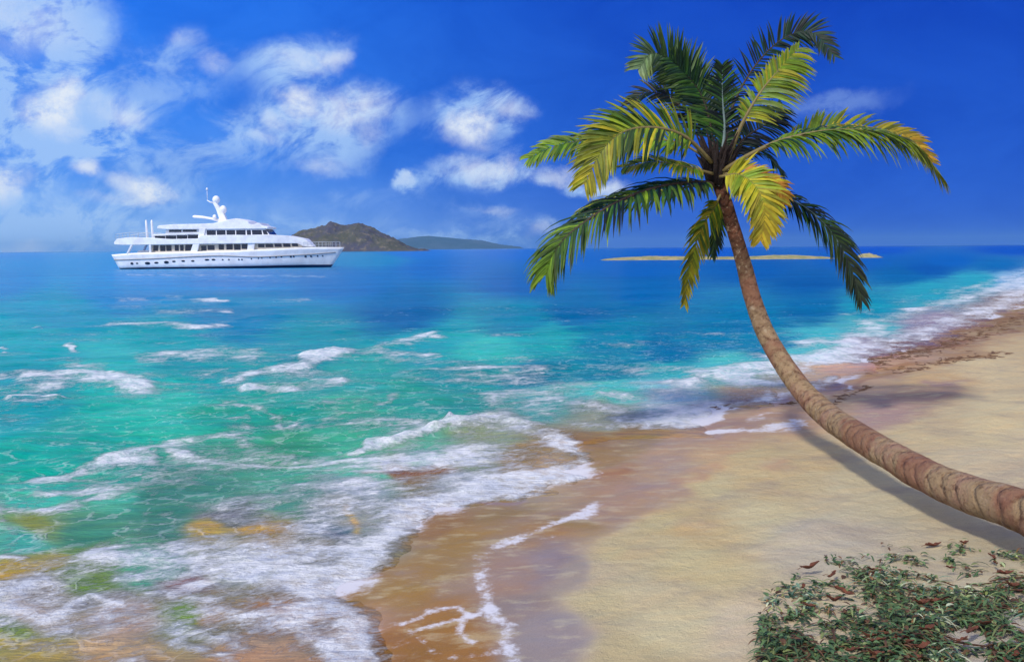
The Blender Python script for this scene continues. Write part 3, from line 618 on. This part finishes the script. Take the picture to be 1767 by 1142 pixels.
frond([(1248, 295, -.2), (1292, 268, -.4), (1350, 242, -.6), (1430, 226, -.7), (1510, 228, -.7), (1572, 250, -.7), (1625, 308, -.7)], .84, [GD, GM, GL, GL], (0, -.35, 1), t0=.26, n=120, droop=1.2, tipc=(168, 160, 40), rib=m_rib, ribw=.09, w=.058, label='long arching frond reaching right with yellow end')
frond([(1248, 295, .2), (1300, 262, .4), (1370, 238, .5), (1450, 215, .5), (1560, 235, .4), (1608, 280, .3)], .42, [GL, YL, GM], (0, -.8, .6), t0=.35, n=80, droop=.5, tipc=OR, rib=m_rib, w=.05)
frond([(1250, 318, .1), (1300, 326, .2), (1365, 345, .1), (1420, 385, 0), (1458, 440, -.1), (1486, 518, -.1)], .66, [BK, GD, GD, GM], (0, -.5, .9), t0=.28, n=90, droop=1.0, tipc=(60, 60, 40), rib=m_ribg, ribw=.07, w=.05, label='dark frond hanging at the lower right with a grey midrib')
frond([(1244, 335, -.1), (1232, 358, -.2), (1210, 395, -.3), (1192, 450, -.35), (1180, 522, -.35)], .44, [GL, YL, GM, YL], (.6, -.7, 0), t0=.15, n=70, droop=.8, tipc=YL, rib=m_rib, w=.055, label='narrow yellow frond hanging beside the trunk')
frond([(1246, 335, .2), (1245, 358, .3), (1236, 395, .4), (1228, 440, .4)], .36, [GD, GM], (.6, -.7, 0), t0=.15, n=50, droop=.8, rib=m_rib)
frond([(1242, 305, -.3), (1275, 302, -.6), (1305, 325, -.9), (1318, 365, -1.0), (1312, 412, -1.0)], .48, [YL, GL, (150, 158, 30), YL], (.1, -1, .2), t0=.10, n=80, droop=.6, tipc=(196, 158, 44), rib=m_rib, w=.068, label='broad yellow frond in front of the trunk top')
frond([(1248, 300, -.2), (1295, 300, -.4), (1335, 320, -.6), (1352, 350, -.6)], .34, [OR, YL, OR], (.0, -1, .5), t0=.25, n=44, droop=.8, rib=m_rib, w=.06, label='short orange brown frond beside the yellow one')
# leaf bases and fibre at the top of the trunk
m_fib = simple('leaf_base_fibre', (38, 24, 18), .95, .4, 14, .6)
bm = bmesh.new()
for i in range(46):
    a = random.uniform(0, 2 * math.pi); zz = random.uniform(-.1, .55)
    p0 = P(1236, 318, 16.1) + Vector((math.cos(a) * .11, math.sin(a) * .11, zz * .5))
    dn = Vector((math.cos(a) * .35, math.sin(a) * .35, 1)).normalized()
    ln = random.uniform(.25, .75)
    tube(bm, [p0, p0 + dn * ln * .5, p0 + dn * ln + Vector((math.cos(a), math.sin(a), 0)) * .08], [.055, .04, .006], 6)
bmesh.ops.transform(bm, matrix=palm_inv, verts=bm.verts)
obj('leaf_base', bm, m_fib, palm, True)

# ------------------------------------------------------------------ yacht
q = .02296 * 1.0
YY_ = 164.0
wl = P(383, 463, YY_)
YC = G(395, 463.5); yacht = empty('motor_yacht', (YC.x, YC.y + 3, 0))
tag(yacht, 'large white motor yacht with radar domes anchored in the bay', 'yacht')
kx = q * YC.y / 164.0
ox = 180 + 900 / 4.207
xo = P(ox, 463, YC.y).x - YC.x
def CX(cx): return xo + (cx - 900) * kx
def CZ(cy): return (645 - cy) * kx
m_white, t, b = material('yacht_white'); co = t.new('ShaderNodeTexCoord').outputs['Object']
n = t.noise(co, .8, 6, .6); c = t.mix(t.rng(n, .35, .7), lin((240, 242, 246)), lin((222, 222, 226))); setb(t, b, col=c, rough=.35, spec=.4)
m_cream = simple('yacht_cabin_wall', (206, 196, 178), .5, .15, 1.0)
m_glass = simple('yacht_dark_glass', (24, 30, 52), .12, .3, 1.2, spec=.6)
m_boot = simple('yacht_boot_stripe', (22, 36, 84), .4, .2, 1)
m_grey = simple('yacht_grey_trim', (150, 146, 146), .5, .1, 2)
m_steel = simple('yacht_steel', (190, 195, 200), .3, .05, 2, metal=.6)
def lerp(a, b, k): return a + (b - a) * k
BH = 3.7
def hull_pt(s, v):   # s stern..bow, v keel(0)..sheer(1)
    sheer = np.interp(s, [0, .1, .35, .6, .86, 1], [CZ(538), CZ(527), CZ(521), CZ(512), CZ(494), CZ(496)])
    z = lerp(-.9, sheer, v)
    zr = max(z, 0) / CZ(497)
    x0 = lerp(CX(112), CX(60), min(zr * 1.35, 1)); x1 = lerp(CX(1618), CX(1722), max(zr, 0) ** .9)
    x = lerp(x0, x1, s)
    pw = lerp(2.2, 3.4, v)
    full = (1 - max(0, (s - .35) / .65) ** pw) if s > .35 else 1 - .12 * (1 - s / .35) ** 2
    sec = (max(v, 0) / .34) ** .5 * .92 if v < .34 else lerp(.92, 1.0, (v - .34) / .66)
    return Vector((x, BH * max(full, 0.004) * sec, z))
def hull_mesh(va, vb, off=0, nv=10, ns=60, deck=True):
    bm = bmesh.new()
    G_ = {}
    for i in range(ns + 1):
        for j in range(nv + 1):
            p = hull_pt((i / ns), lerp(va, vb, j / nv)); p.y += off
            G_[i, j, 1] = bm.verts.new(p); G_[i, j, 0] = bm.verts.new((p.x, -p.y, p.z))
    for i in range(ns):
        for j in range(nv):
            bm.faces.new((G_[i, j, 0], G_[i + 1, j, 0], G_[i + 1, j + 1, 0], G_[i, j + 1, 0]))
            bm.faces.new((G_[i, j, 1], G_[i, j + 1, 1], G_[i + 1, j + 1, 1], G_[i + 1, j, 1]))
        if deck: bm.faces.new((G_[i, nv, 0], G_[i + 1, nv, 0], G_[i + 1, nv, 1], G_[i, nv, 1]))
    for j in range(nv): bm.faces.new((G_[0, j, 0], G_[0, j + 1, 0], G_[0, j + 1, 1], G_[0, j, 1]))
    for j in range(nv): bm.faces.new((G_[ns, j, 1], G_[ns, j + 1, 1], G_[ns, j + 1, 0], G_[ns, j, 0]))
    return bm
hull = obj('hull', hull_mesh(0, 1), m_white, yacht, True)
def yat(X, Z):   # half breadth of the hull at X, Z
    lo, hi = 0, 1; 
    for _ in range(3):
        s = .5; a, b_ = 0., 1.
        v = .5
        for _ in range(24):
            s = (a + b_) / 2
            v = 0.5; va, vb = 0., 1.
            for _ in range(16):
                v = (va + vb) / 2
                if hull_pt(s, v).z < Z: va = v
                else: vb = v
            if hull_pt(s, v).x < X: a = s
            else: b_ = s
        return hull_pt(s, v).y
bm = hull_mesh(.0, .325, .012, 6, 60, False); obj('boot_stripe', bm, m_boot, hull, True)
bm = bmesh.new()
for sg in (1, -1):
    pp = []
    for cx, cy in [(78, 577), (200, 574), (400, 568), (650, 556), (850, 552), (1100, 562), (1300, 556), (1500, 546), (1660, 534)]:
        X, Z = CX(cx), CZ(cy); pp.append(Vector((X, sg * (yat(X, Z) + .03), Z)))
    tube(bm, catmull(pp, 40), .09, 6)
obj('rub_rail', bm, m_grey, hull, True)
def prism(prof, hw, bevel=.12, taper=None):
    """side outline in the yacht's length/height, hw half width (number or function of x)"""
    bm = bmesh.new(); f = hw if callable(hw) else (lambda x: hw)
    a = [bm.verts.new((CX(x), -f(x), CZ(y))) for x, y in prof]; b_ = [bm.verts.new((CX(x), f(x), CZ(y))) for x, y in prof]
    n = len(prof)
    bm.faces.new(a); bm.faces.new(b_[::-1])
    for i in range(n): bm.faces.new((a[i], b_[i], b_[(i + 1) % n], a[(i + 1) % n]))
    bmesh.ops.recalc_face_normals(bm, faces=bm.faces)
    if bevel: bmesh.ops.bevel(bm, geom=[e for e in bm.edges], offset=bevel, segments=2, affect='EDGES', clamp_overlap=True)
    bmesh.ops.triangulate(bm, faces=[f_ for f_ in bm.faces if len(f_.verts) > 4])
    return bm
def plan(wd, x0=1150, x1=1520, e=.9): return lambda x: wd if x < x0 else wd * (1 - .72 * ((x - x0) / (x1 - x0)) ** 1.8 * e)
# lower cabin, set back under the deck
W1 = plan(2.75, 1050, 1520)
xs1 = [345, 500, 650, 800, 950, 1100, 1200, 1300, 1400]
obj('main_cabin', prism([(x, 530) for x in xs1] + [(1430, 530), (1425, 470), (1400, 462)] + [(x, 462) for x in xs1[::-1][1:]], W1, .03), m_cream, yacht)
# deck above
W2 = plan(3.5, 1050, 1520)
xt = [92, 86, 110, 200, 345, 500, 690, 720, 900, 1050, 1200, 1330, 1450, 1505]
yt = [466, 452, 424, 414, 418, 430, 428, 404, 402, 404, 402, 410, 434, 490]
obj('upper_deck', prism(list(zip(xt, yt)) + [(1440, 490), (1398, 466), (1200, 465), (1050, 465), (800, 466), (500, 468), (300, 470), (150, 470)], W2, .06), m_white, yacht, False)
# slanted pillars
for pf in ([(208, 466), (222, 466), (186, 532), (172, 532)], [(658, 462), (703, 462), (682, 530), (632, 530)], [(1052, 462), (1100, 462), (1088, 530), (1040, 530)], [(338, 466), (352, 466), (352, 530), (338, 530)]):
    for sg in (1, -1):
        bm = prism(pf, .22, .03); w_ = 3.25 if pf[0][0] < 1000 else 3.05
        bmesh.ops.translate(bm, verts=bm.verts, vec=(0, sg * w_, 0)); obj('pillar', bm, m_white, yacht)
# upper cabins and roofs
obj('aft_cabin', prism([(352, 434), (362, 398), (440, 392), (452, 352), (705, 352), (705, 434)], 2.3, .05), m_white, yacht)
obj('wheelhouse', prism([(690, 430), (700, 352), (1165, 352), (1205, 406), (1200, 430)], 2.75, .05), m_white, yacht)
obj('awning_deck', prism([(352, 400), (368, 393), (700, 381), (700, 389), (690, 393), (380, 404)], 2.9, .03), m_white, yacht)
roof = obj('roof', prism([(398, 355), (393, 342), (405, 331), (520, 323), (700, 321), (800, 317), (860, 304), (910, 292), (970, 283), (1030, 296), (1055, 306), (1062, 326), (1095, 328), (1112, 318), (1135, 316), (1150, 336), (1198, 346), (1192, 360), (800, 362), (460, 360)], 3.0, .08), m_white, yacht)
for pf in ([(700, 350), (750, 350), (725, 420), (688, 420)],):
    for sg in (1, -1):
        bm = prism(pf, .2, .03); bmesh.ops.translate(bm, verts=bm.verts, vec=(0, sg * 2.85, 0)); obj('pillar', bm, m_white, yacht)
# windows
def panes(lst, wf, parent=yacht, name='window'):
    for x0, x1, ya, yb, sk in lst:
        for sg in (-1, 1):
            bm = bmesh.new()
            vs = []
            for (x, y) in ((x0, yb), (x1, yb), (x1 - sk, ya), (x0 - sk * .6, ya)):
                vs.append((x, y))
            w0 = (wf((x0 + x1) / 2) if callable(wf) else wf)
            wl_, wr_ = (wf(x0), wf(x1)) if callable(wf) else (wf, wf)
            A = [bm.verts.new((CX(x), sg * ((wl_ if i in (0, 3) else wr_) + .03), CZ(y))) for i, (x, y) in enumerate(vs)]
            B = [bm.verts.new((CX(x), sg * ((wl_ if i in (0, 3) else wr_) - .05), CZ(y))) for i, (x, y) in enumerate(vs)]
            bm.faces.new(A); bm.faces.new(B[::-1])
            for i in range(4): bm.faces.new((A[i], B[i], B[(i + 1) % 4], A[(i + 1) % 4]))
            bmesh.ops.recalc_face_normals(bm, faces=bm.faces)
            obj(name, bm, m_glass, parent)
panes([(358, 392, 474, 514, -4), (408, 446, 474, 516, 0), (452, 490, 473, 515, 0), (514, 543, 472, 514, 0), (553, 578, 472, 514, 0), (588, 640, 470, 514, -8),
       (706, 744, 478, 514, 0), (752, 802, 476, 510, 0), (832, 870, 470, 508, 0), (888, 934, 468, 508, 0), (944, 990, 468, 510, 0), (1000, 1040, 468, 504, 0),
       (1118, 1162, 470, 494, 0), (1172, 1226, 469, 494, 4), (1236, 1286, 468, 492, 4), (1296, 1346, 467, 492, 4), (1358, 1400, 467, 488, 6)], lambda x: W1(x))
panes([(750, 815, 368, 406, 0), (822, 885, 368, 405, 0), (892, 955, 368, 405, 0), (962, 1030, 368, 404, 0), (1040, 1070, 368, 403, 2), (1078, 1150, 368, 402, 4), (1160, 1193, 368, 401, 14)], 2.75)
panes([(366, 440, 406, 428, 0), (446, 520, 404, 428, 0), (526, 600, 402, 427, 0), (606, 680, 400, 426, 0)], 2.3)
panes([(470, 560, 362, 378, 0), (570, 670, 362, 377, 0)], 2.3)
# windscreen across the wheelhouse front
for k in range(5):
    y0, y1 = -2.5 + k * 1.0, -2.5 + k * 1.0 + .9
    bm = bmesh.new(); a = Vector((CX(1172) + .06, 0, CZ(364))); c_ = Vector((CX(1200) + .06, 0, CZ(400)))
    f = [bm.verts.new((p.x + o_, y, p.z)) for o_ in (0, -.1) for p, y in ((a, y0), (a, y1), (c_, y1), (c_, y0))]
    bm.faces.new(f[:4]); bm.faces.new(f[4:][::-1])
    for i in range(4): bm.faces.new((f[i], f[4 + i], f[4 + (i + 1) % 4], f[(i + 1) % 4]))
    bmesh.ops.recalc_face_normals(bm, faces=bm.faces); obj('windscreen', bm, m_glass, yacht)
# portholes
for cx, cy, rw, rh in [(207, 603, 11, 9), (245, 602, 9, 5), (322, 602, 20, 10), (387, 599, 16, 7), (460, 596, 18, 10), (515, 590, 13, 6), (583, 588, 14, 6), (652, 588, 13, 6), (755, 580, 17, 6), (802, 579, 14, 6), (868, 580, 6, 5), (912, 580, 6, 5), (983, 580, 6, 5), (1005, 580, 6, 5), (1073, 575, 5, 5), (1122, 572, 4, 5), (1147, 571, 4, 5), (1205, 567, 6, 5), (1247, 566, 6, 5), (1285, 562, 7, 6), (1350, 563, 7, 7), (1370, 562, 6, 6), (1452, 562, 8, 7), (1490, 561, 7, 6), (1535, 560, 6, 6), (1570, 559, 5, 5)]:
    for sg in (-1, 1):
        bm = bmesh.new()
        rr = []
        for o_ in (.05, -.2):
            rr.append([bm.verts.new((CX(cx + rw * math.cos(a)), sg * (yat(CX(cx + rw * math.cos(a)), CZ(cy + rh * math.sin(a))) + o_), CZ(cy + rh * math.sin(a)))) for a in [2 * math.pi * k / 12 for k in range(12)]])
        bm.faces.new(rr[0]); bm.faces.new(rr[1][::-1])
        for k in range(12): bm.faces.new((rr[0][k], rr[1][k], rr[1][(k + 1) % 12], rr[0][(k + 1) % 12]))
        bmesh.ops.recalc_face_normals(bm, faces=bm.faces); obj('porthole', bm, m_glass, hull)
# radar mast
def sphere(r, loc, sx=1, sz=1):
    bm = bmesh.new(); bmesh.ops.create_uvsphere(bm, u_segments=20, v_segments=12, radius=r)
    bmesh.ops.scale(bm, verts=bm.verts, vec=(sx, 1, sz)); bmesh.ops.translate(bm, verts=bm.verts, vec=loc); return bm
mast = obj('radar_mast', prism([(800, 320), (812, 280), (792, 215), (768, 165), (790, 160), (812, 190), (842, 235), (862, 285), (882, 312)], .5, .06), m_white, yacht)
obj('radar_dome', sphere(27 * kx, (CX(789), 0, CZ(143)), 1, 1.1), m_white, mast, True)
obj('radar_dome', sphere(25 * kx, (CX(838), 0, CZ(216)), 1, 1.25), m_white, mast, True)
obj('radar_dome', sphere(14 * kx, (CX(778), -.4, CZ(268)), 1, 1.2), m_white, mast, True)
bm = bmesh.new(); tube(bm, [(CX(772), 0, CZ(166)), (CX(745), 0, CZ(160)), (CX(722), 0, CZ(146))], [.14, .1, .07], 7); obj('mast_arm', bm, m_white, mast, True)
bm = bmesh.new(); tube(bm, [(CX(724), 0, CZ(150)), (CX(724), 0, CZ(66))], [.05, .04], 6); tube(bm, [(CX(724), 0, CZ(74)), (CX(724), 0, CZ(56))], [.2, .12], 8); obj('antenna', bm, m_white, mast, True)
bm = bmesh.new(); tube(bm, [(CX(612), 0, CZ(264)), (CX(625), 0, CZ(264)), (CX(680), 0, CZ(268)), (CX(750), 0, CZ(280)), (CX(812), 0, CZ(296))], [.1, .24, .22, .2, .3], 8); obj('crane_boom', bm, m_white, roof, True)
for cx in (262, 303):
    bm = bmesh.new(); tube(bm, [(CX(cx + 4), .4, CZ(420)), (CX(cx), .4, CZ(300)), (CX(cx), .4, CZ(286))], [.2, .17, .1], 8); obj('mast_pole', bm, m_white, yacht, True)
# rails
def rail(pts, posts, name='railing'):
    bm = bmesh.new(); tube(bm, pts, .035, 5)
    m = [Vector(p) for p in pts]; tube(bm, [p - Vector((0, 0, .42)) for p in m], .02, 5)
    cv_ = catmull(m, posts)
    for p in cv_: tube(bm, [p, p - Vector((0, 0, .85))], .025, 5)
    obj(name, bm, m_steel, yacht)
for sg in (1, -1):
    rail([(CX(x), sg * yat(CX(x), CZ(520)) * .9, CZ(y)) for x, y in ((1440, 458), (1520, 457), (1600, 456), (1690, 457))], 9)
    rail([(CX(x), sg * 3.3, CZ(y)) for x, y in ((100, 392), (200, 380), (330, 382))], 8)
tend = obj('deck_lounge', prism([(215, 532), (225, 512), (300, 508), (330, 515), (335, 532)], 1.6, .1), m_white, yacht)

# ------------------------------------------------------------------ beach creeper and dry leaves
m_creep = leaf_material('creeper_leaf')
def in_patch(px, py):
    # leafy area on the sand, seen from above it is a rough fan
    e = ((px - 1610) / 285) ** 2 + ((py - 1050) / 138) ** 2
    return e
def leaf(bm, lay, p, d, ln, wd, col, curl=.2, up=Vector((0, 0, 1))):
    s = d.cross(up).normalized() * wd; prev = None
    q = Vector(p); dd = d.normalized(); base_c = lin(col)
    for j in range(5):
        x = j / 4; w_ = math.sin(math.pi * min(.12 + x * .88, 1)) ** .8
        a0 = bm.verts.new(q - s * w_ + up * wd * .35 * w_); a1 = bm.verts.new(q); a2 = bm.verts.new(q + s * w_ + up * wd * .35 * w_)
        for v in (a0, a1, a2): v[lay] = (*base_c, 1)
        if prev: bm.faces.new((prev[0], prev[1], a1, a0)); bm.faces.new((prev[1], prev[2], a2, a1))
        prev = (a0, a1, a2); dd = (dd + Vector((0, 0, -curl))).normalized(); q = q + dd * ln / 4
bm = bmesh.new(); lay = bm.verts.layers.float_color.new('tint')
CG = [(82, 60, 42), (98, 106, 66), (70, 92, 58), (54, 72, 46), (72, 92, 58), (96, 112, 76), (84, 106, 88), (124, 134, 98), (150, 154, 126), (98, 106, 56), (60, 80, 64), (136, 140, 116), (110, 84, 56)]
rnd = random.Random(11); cnt = 0
def nz(a, b_, sc_): return float(fbm(np.array([a * sc_]), np.array([b_ * sc_]), 4)[0])
tries = 0
while cnt < 9000 and tries < 90000:
    tries += 1
    px, py = rnd.uniform(1310, 2050), rnd.uniform(905, 1290)
    e = ((px - 1640) / 325) ** 2 + ((py - 1065) / 156) ** 2 if px < 1640 else ((px - 1640) / 420) ** 2 + ((py - 1065) / 156) ** 2
    if e > 1.12: continue
    g = G(px, py, .3)
    k = .45 * nz(g.x + 40, g.y * .8, 2.6) + .55 * nz(g.x + 7, g.y * .8, 7.5)
    thr = .494 + .07 * e - (.03 if py > 980 else .0)
    if px < 1560 and 1040 < py < 1115: thr -= .035
    if k < thr: continue
    z = zland(g.x, g.y); hh_ = rnd.uniform(.0, .04) + (k - thr) * rnd.uniform(0, .5)
    tone = nz(g.x - 9, g.y + 4, 2.4)
    c_ = rnd.choice(CG[:5] if tone < .5 else CG[3:]); br = rnd.uniform(1.0, 1.5); c_ = tuple(min(255, v * br) for v in c_)
    a = rnd.uniform(0, 2 * math.pi)
    if rnd.random() < .6:
        leaf(bm, lay, (g.x, g.y, z + hh_), Vector((math.cos(a), math.sin(a), rnd.uniform(-.1, .7))), rnd.uniform(.035, .08), rnd.uniform(.010, .022), c_, .2)
    else:
        leaf(bm, lay, (g.x, g.y, z + hh_), Vector((math.cos(a), math.sin(a), rnd.uniform(.1, .8))), rnd.uniform(.08, .18), rnd.uniform(.005, .009), c_, .28)
    cnt += 1
# runners
for i in range(26):
    px, py = rnd.uniform(1480, 1850), rnd.uniform(960, 1160); g = G(px, py, .3); a = rnd.uniform(-.5, .6) + math.pi * (rnd.random() < .5)
    pp = []; x, y = g.x, g.y
    for j in range(7):
        pp.append((x, y, zland(x, y) + .012 + .03 * rnd.random())); x += math.cos(a) * .09; y += math.sin(a) * .09; a += rnd.uniform(-.5, .5)
    v0 = len(bm.verts); tube(bm, pp, .006, 5); bm.verts.ensure_lookup_table()
    for v in bm.verts[v0:]: v[lay] = (*lin((92, 62, 40)), 1)
cr = obj('beach_creeper', bm, m_creep, smooth=False)
tag(cr, 'low patch of grey green creeper and grass on the sand in the lower right', 'ground cover', kind='stuff')
m_wrack = simple('wrack', (112, 82, 60), .8, .3, 30)
bm = bmesh.new(); rw = random.Random(5)
lines = [([(1470,632),(1530,615),(1610,598),(1700,570),(1790,540)],10,380), ([(1540,640),(1640,622),(1720,612)],8,110), ([(1425,694),(1500,660)],5,26), ([(1220,700),(1290,690),(1390,686)],5,26)]
for pts, wd, cn in lines:
    for k in range(cn):
        f = rw.random() * (len(pts) - 1); i0 = int(f); f -= i0
        px = pts[i0][0] * (1 - f) + pts[i0 + 1][0] * f + rw.gauss(0, wd * 1.5); py = pts[i0][1] * (1 - f) + pts[i0 + 1][1] * f + rw.gauss(0, wd * .45)
        g = G(px, py, .1); z = zland(g.x, g.y) + .012; a = rw.uniform(-.6, .9); pp = []
        x, y = g.x, g.y; sz = rw.uniform(.02, .06) * min(g.y / 14, 1.6)
        for j in range(4): pp.append((x, y, z + rw.random() * .02)); x += math.cos(a) * sz; y += math.sin(a) * sz; a += rw.uniform(-.8, .8)
        tube(bm, pp, [.005, .010, .008, .003], 5)
tag(obj('seaweed', bm, m_wrack), 'brown seaweed line washed up along the far edge of the sand', 'seaweed', kind='stuff')
m_dry = simple('dry_leaf', (104, 56, 34), .8, .5, 20, .4)
def dry_mesh(i):
    rr = random.Random(i); bm = bmesh.new(); lay = bm.verts.layers.float_color.new('tint')
    L = rr.uniform(.14, .26)
    n_ = 9; prev = None; wdt = rr.uniform(.022, .042)
    for j in range(n_):
        x = j / (n_ - 1); w_ = math.sin(math.pi * (.06 + .9 * x)) ** .7 * wdt * (1 + .25 * math.sin(j * 2.3 + i)); cz = .02 + .035 * (x - .5) ** 2 * 4 + .012 * math.sin(x * 7 + i)
        yb = .03 * math.sin(x * 3 + i)
        row = [bm.verts.new(((x - .5) * L, yb + w_ * s_, cz + abs(s_) ** 1.5 * w_ * .9)) for s_ in (-1, -.5, 0, .5, 1)]
        if prev:
            for k in range(4): bm.faces.new((prev[k], prev[k + 1], row[k + 1], row[k]))
        prev = row
    tube(bm, [(-L * .72, .01, .05), (-L * .5, 0, .06), (0, 0, .03), (L * .45, 0, .07)], [.004, .004, .003, .001], 5)
    me = bpy.data.meshes.new('dry_leaf'); bm.to_mesh(me); bm.free(); me.materials.append(m_dry)
    me.polygons.foreach_set('use_smooth', [True] * len(me.polygons)); return me
dms = [dry_mesh(i) for i in range(6)]
DL = [(1612, 911, 0), (1665, 918, 0), (1400, 960, .3), (1385, 990, .9), (1435, 972, .2), (1440, 968, .5), (1505, 966, .3), (1515, 974, 0), (1625, 1010, .2), (1612, 1012, .1), (1710, 945, 1.2), (1718, 955, .9), (1455, 1002, -.4), (1440, 1016, .1), (1365, 1058, 0), (1500, 1082, .2), (1515, 1090, .1), (1540, 1080, 0), (1570, 1085, .6), (1560, 1095, .1), (1600, 1070, .8), (1590, 1100, .2), (1470, 1103, .2), (1420, 1126, .2), (1465, 1118, .7), (1510, 1112, .2), (1545, 1132, .5), (1560, 1120, .2), (1660, 1085, .2), (1680, 1075, .3), (1735, 975, 0), (1745, 990, .2), (1700, 1060, .5), (1750, 1112, 1), (1735, 1125, .9), (1680, 1135, .3), (1705, 1140, .6), (1590, 1020, .1), (1396, 1024, .2), (1580, 1120, 0), (1430, 1140, 0), (1760, 1000, .3), (1640, 960, .2)]
SPC = {0: 'thin curled brown leaf on bare sand above the creeper patch, below the trunk', 1: 'curled brown leaf at the upper edge of the creeper, just below the trunk', 2: 'reddish brown leaf at the upper left edge of the creeper patch', 14: 'small brown leaf alone on the sand at the left edge of the creeper patch'}
for i, (px, py, a) in enumerate(DL):
    g = G(px, py, .3); o = bpy.data.objects.new('dry_leaf', dms[i % 6]); C.objects.link(o)
    o.location = (g.x, g.y, zland(g.x, g.y) + (.0 if i in (0, 14, 23) else .06)); o.rotation_euler = (rnd.uniform(-.2, .2), rnd.uniform(-.25, .25), a + rnd.uniform(-.3, .3) * 1.0)
    k = rnd.uniform(.4, .8); o.scale = (k, k, k)
    tag(o, SPC.get(i, 'curled dry brown leaf scattered over the creeper patch'), 'leaf', 'dry brown leaves on the creeper patch')

# ------------------------------------------------------------------ haze
hm = bpy.data.materials.new('haze'); hm.use_nodes = True
hn = hm.node_tree; hn.nodes.remove(hn.nodes['Principled BSDF'])
pv = hn.nodes.new('ShaderNodeVolumePrincipled'); pv.inputs['Color'].default_value = (.30, .66, 1, 1); pv.inputs['Density'].default_value = 6e-5; pv.inputs['Anisotropy'].default_value = .2
hn.links.new(pv.outputs[0], hn.nodes['Material Output'].inputs['Volume'])
bm = bmesh.new(); bmesh.ops.create_cube(bm, size=1)
bmesh.ops.scale(bm, verts=bm.verts, vec=(120000, 14400, 136)); bmesh.ops.translate(bm, verts=bm.verts, vec=(0, 7000, 64))
tag(obj('haze', bm, hm), 'thin blue sea haze in the distance', 'haze', kind='stuff')

# ------------------------------------------------------------------ render
S.view_settings.view_transform = 'Standard'; S.view_settings.look = 'None'; S.view_settings.exposure = 0; S.view_settings.gamma = 1
S.render.engine = 'CYCLES'
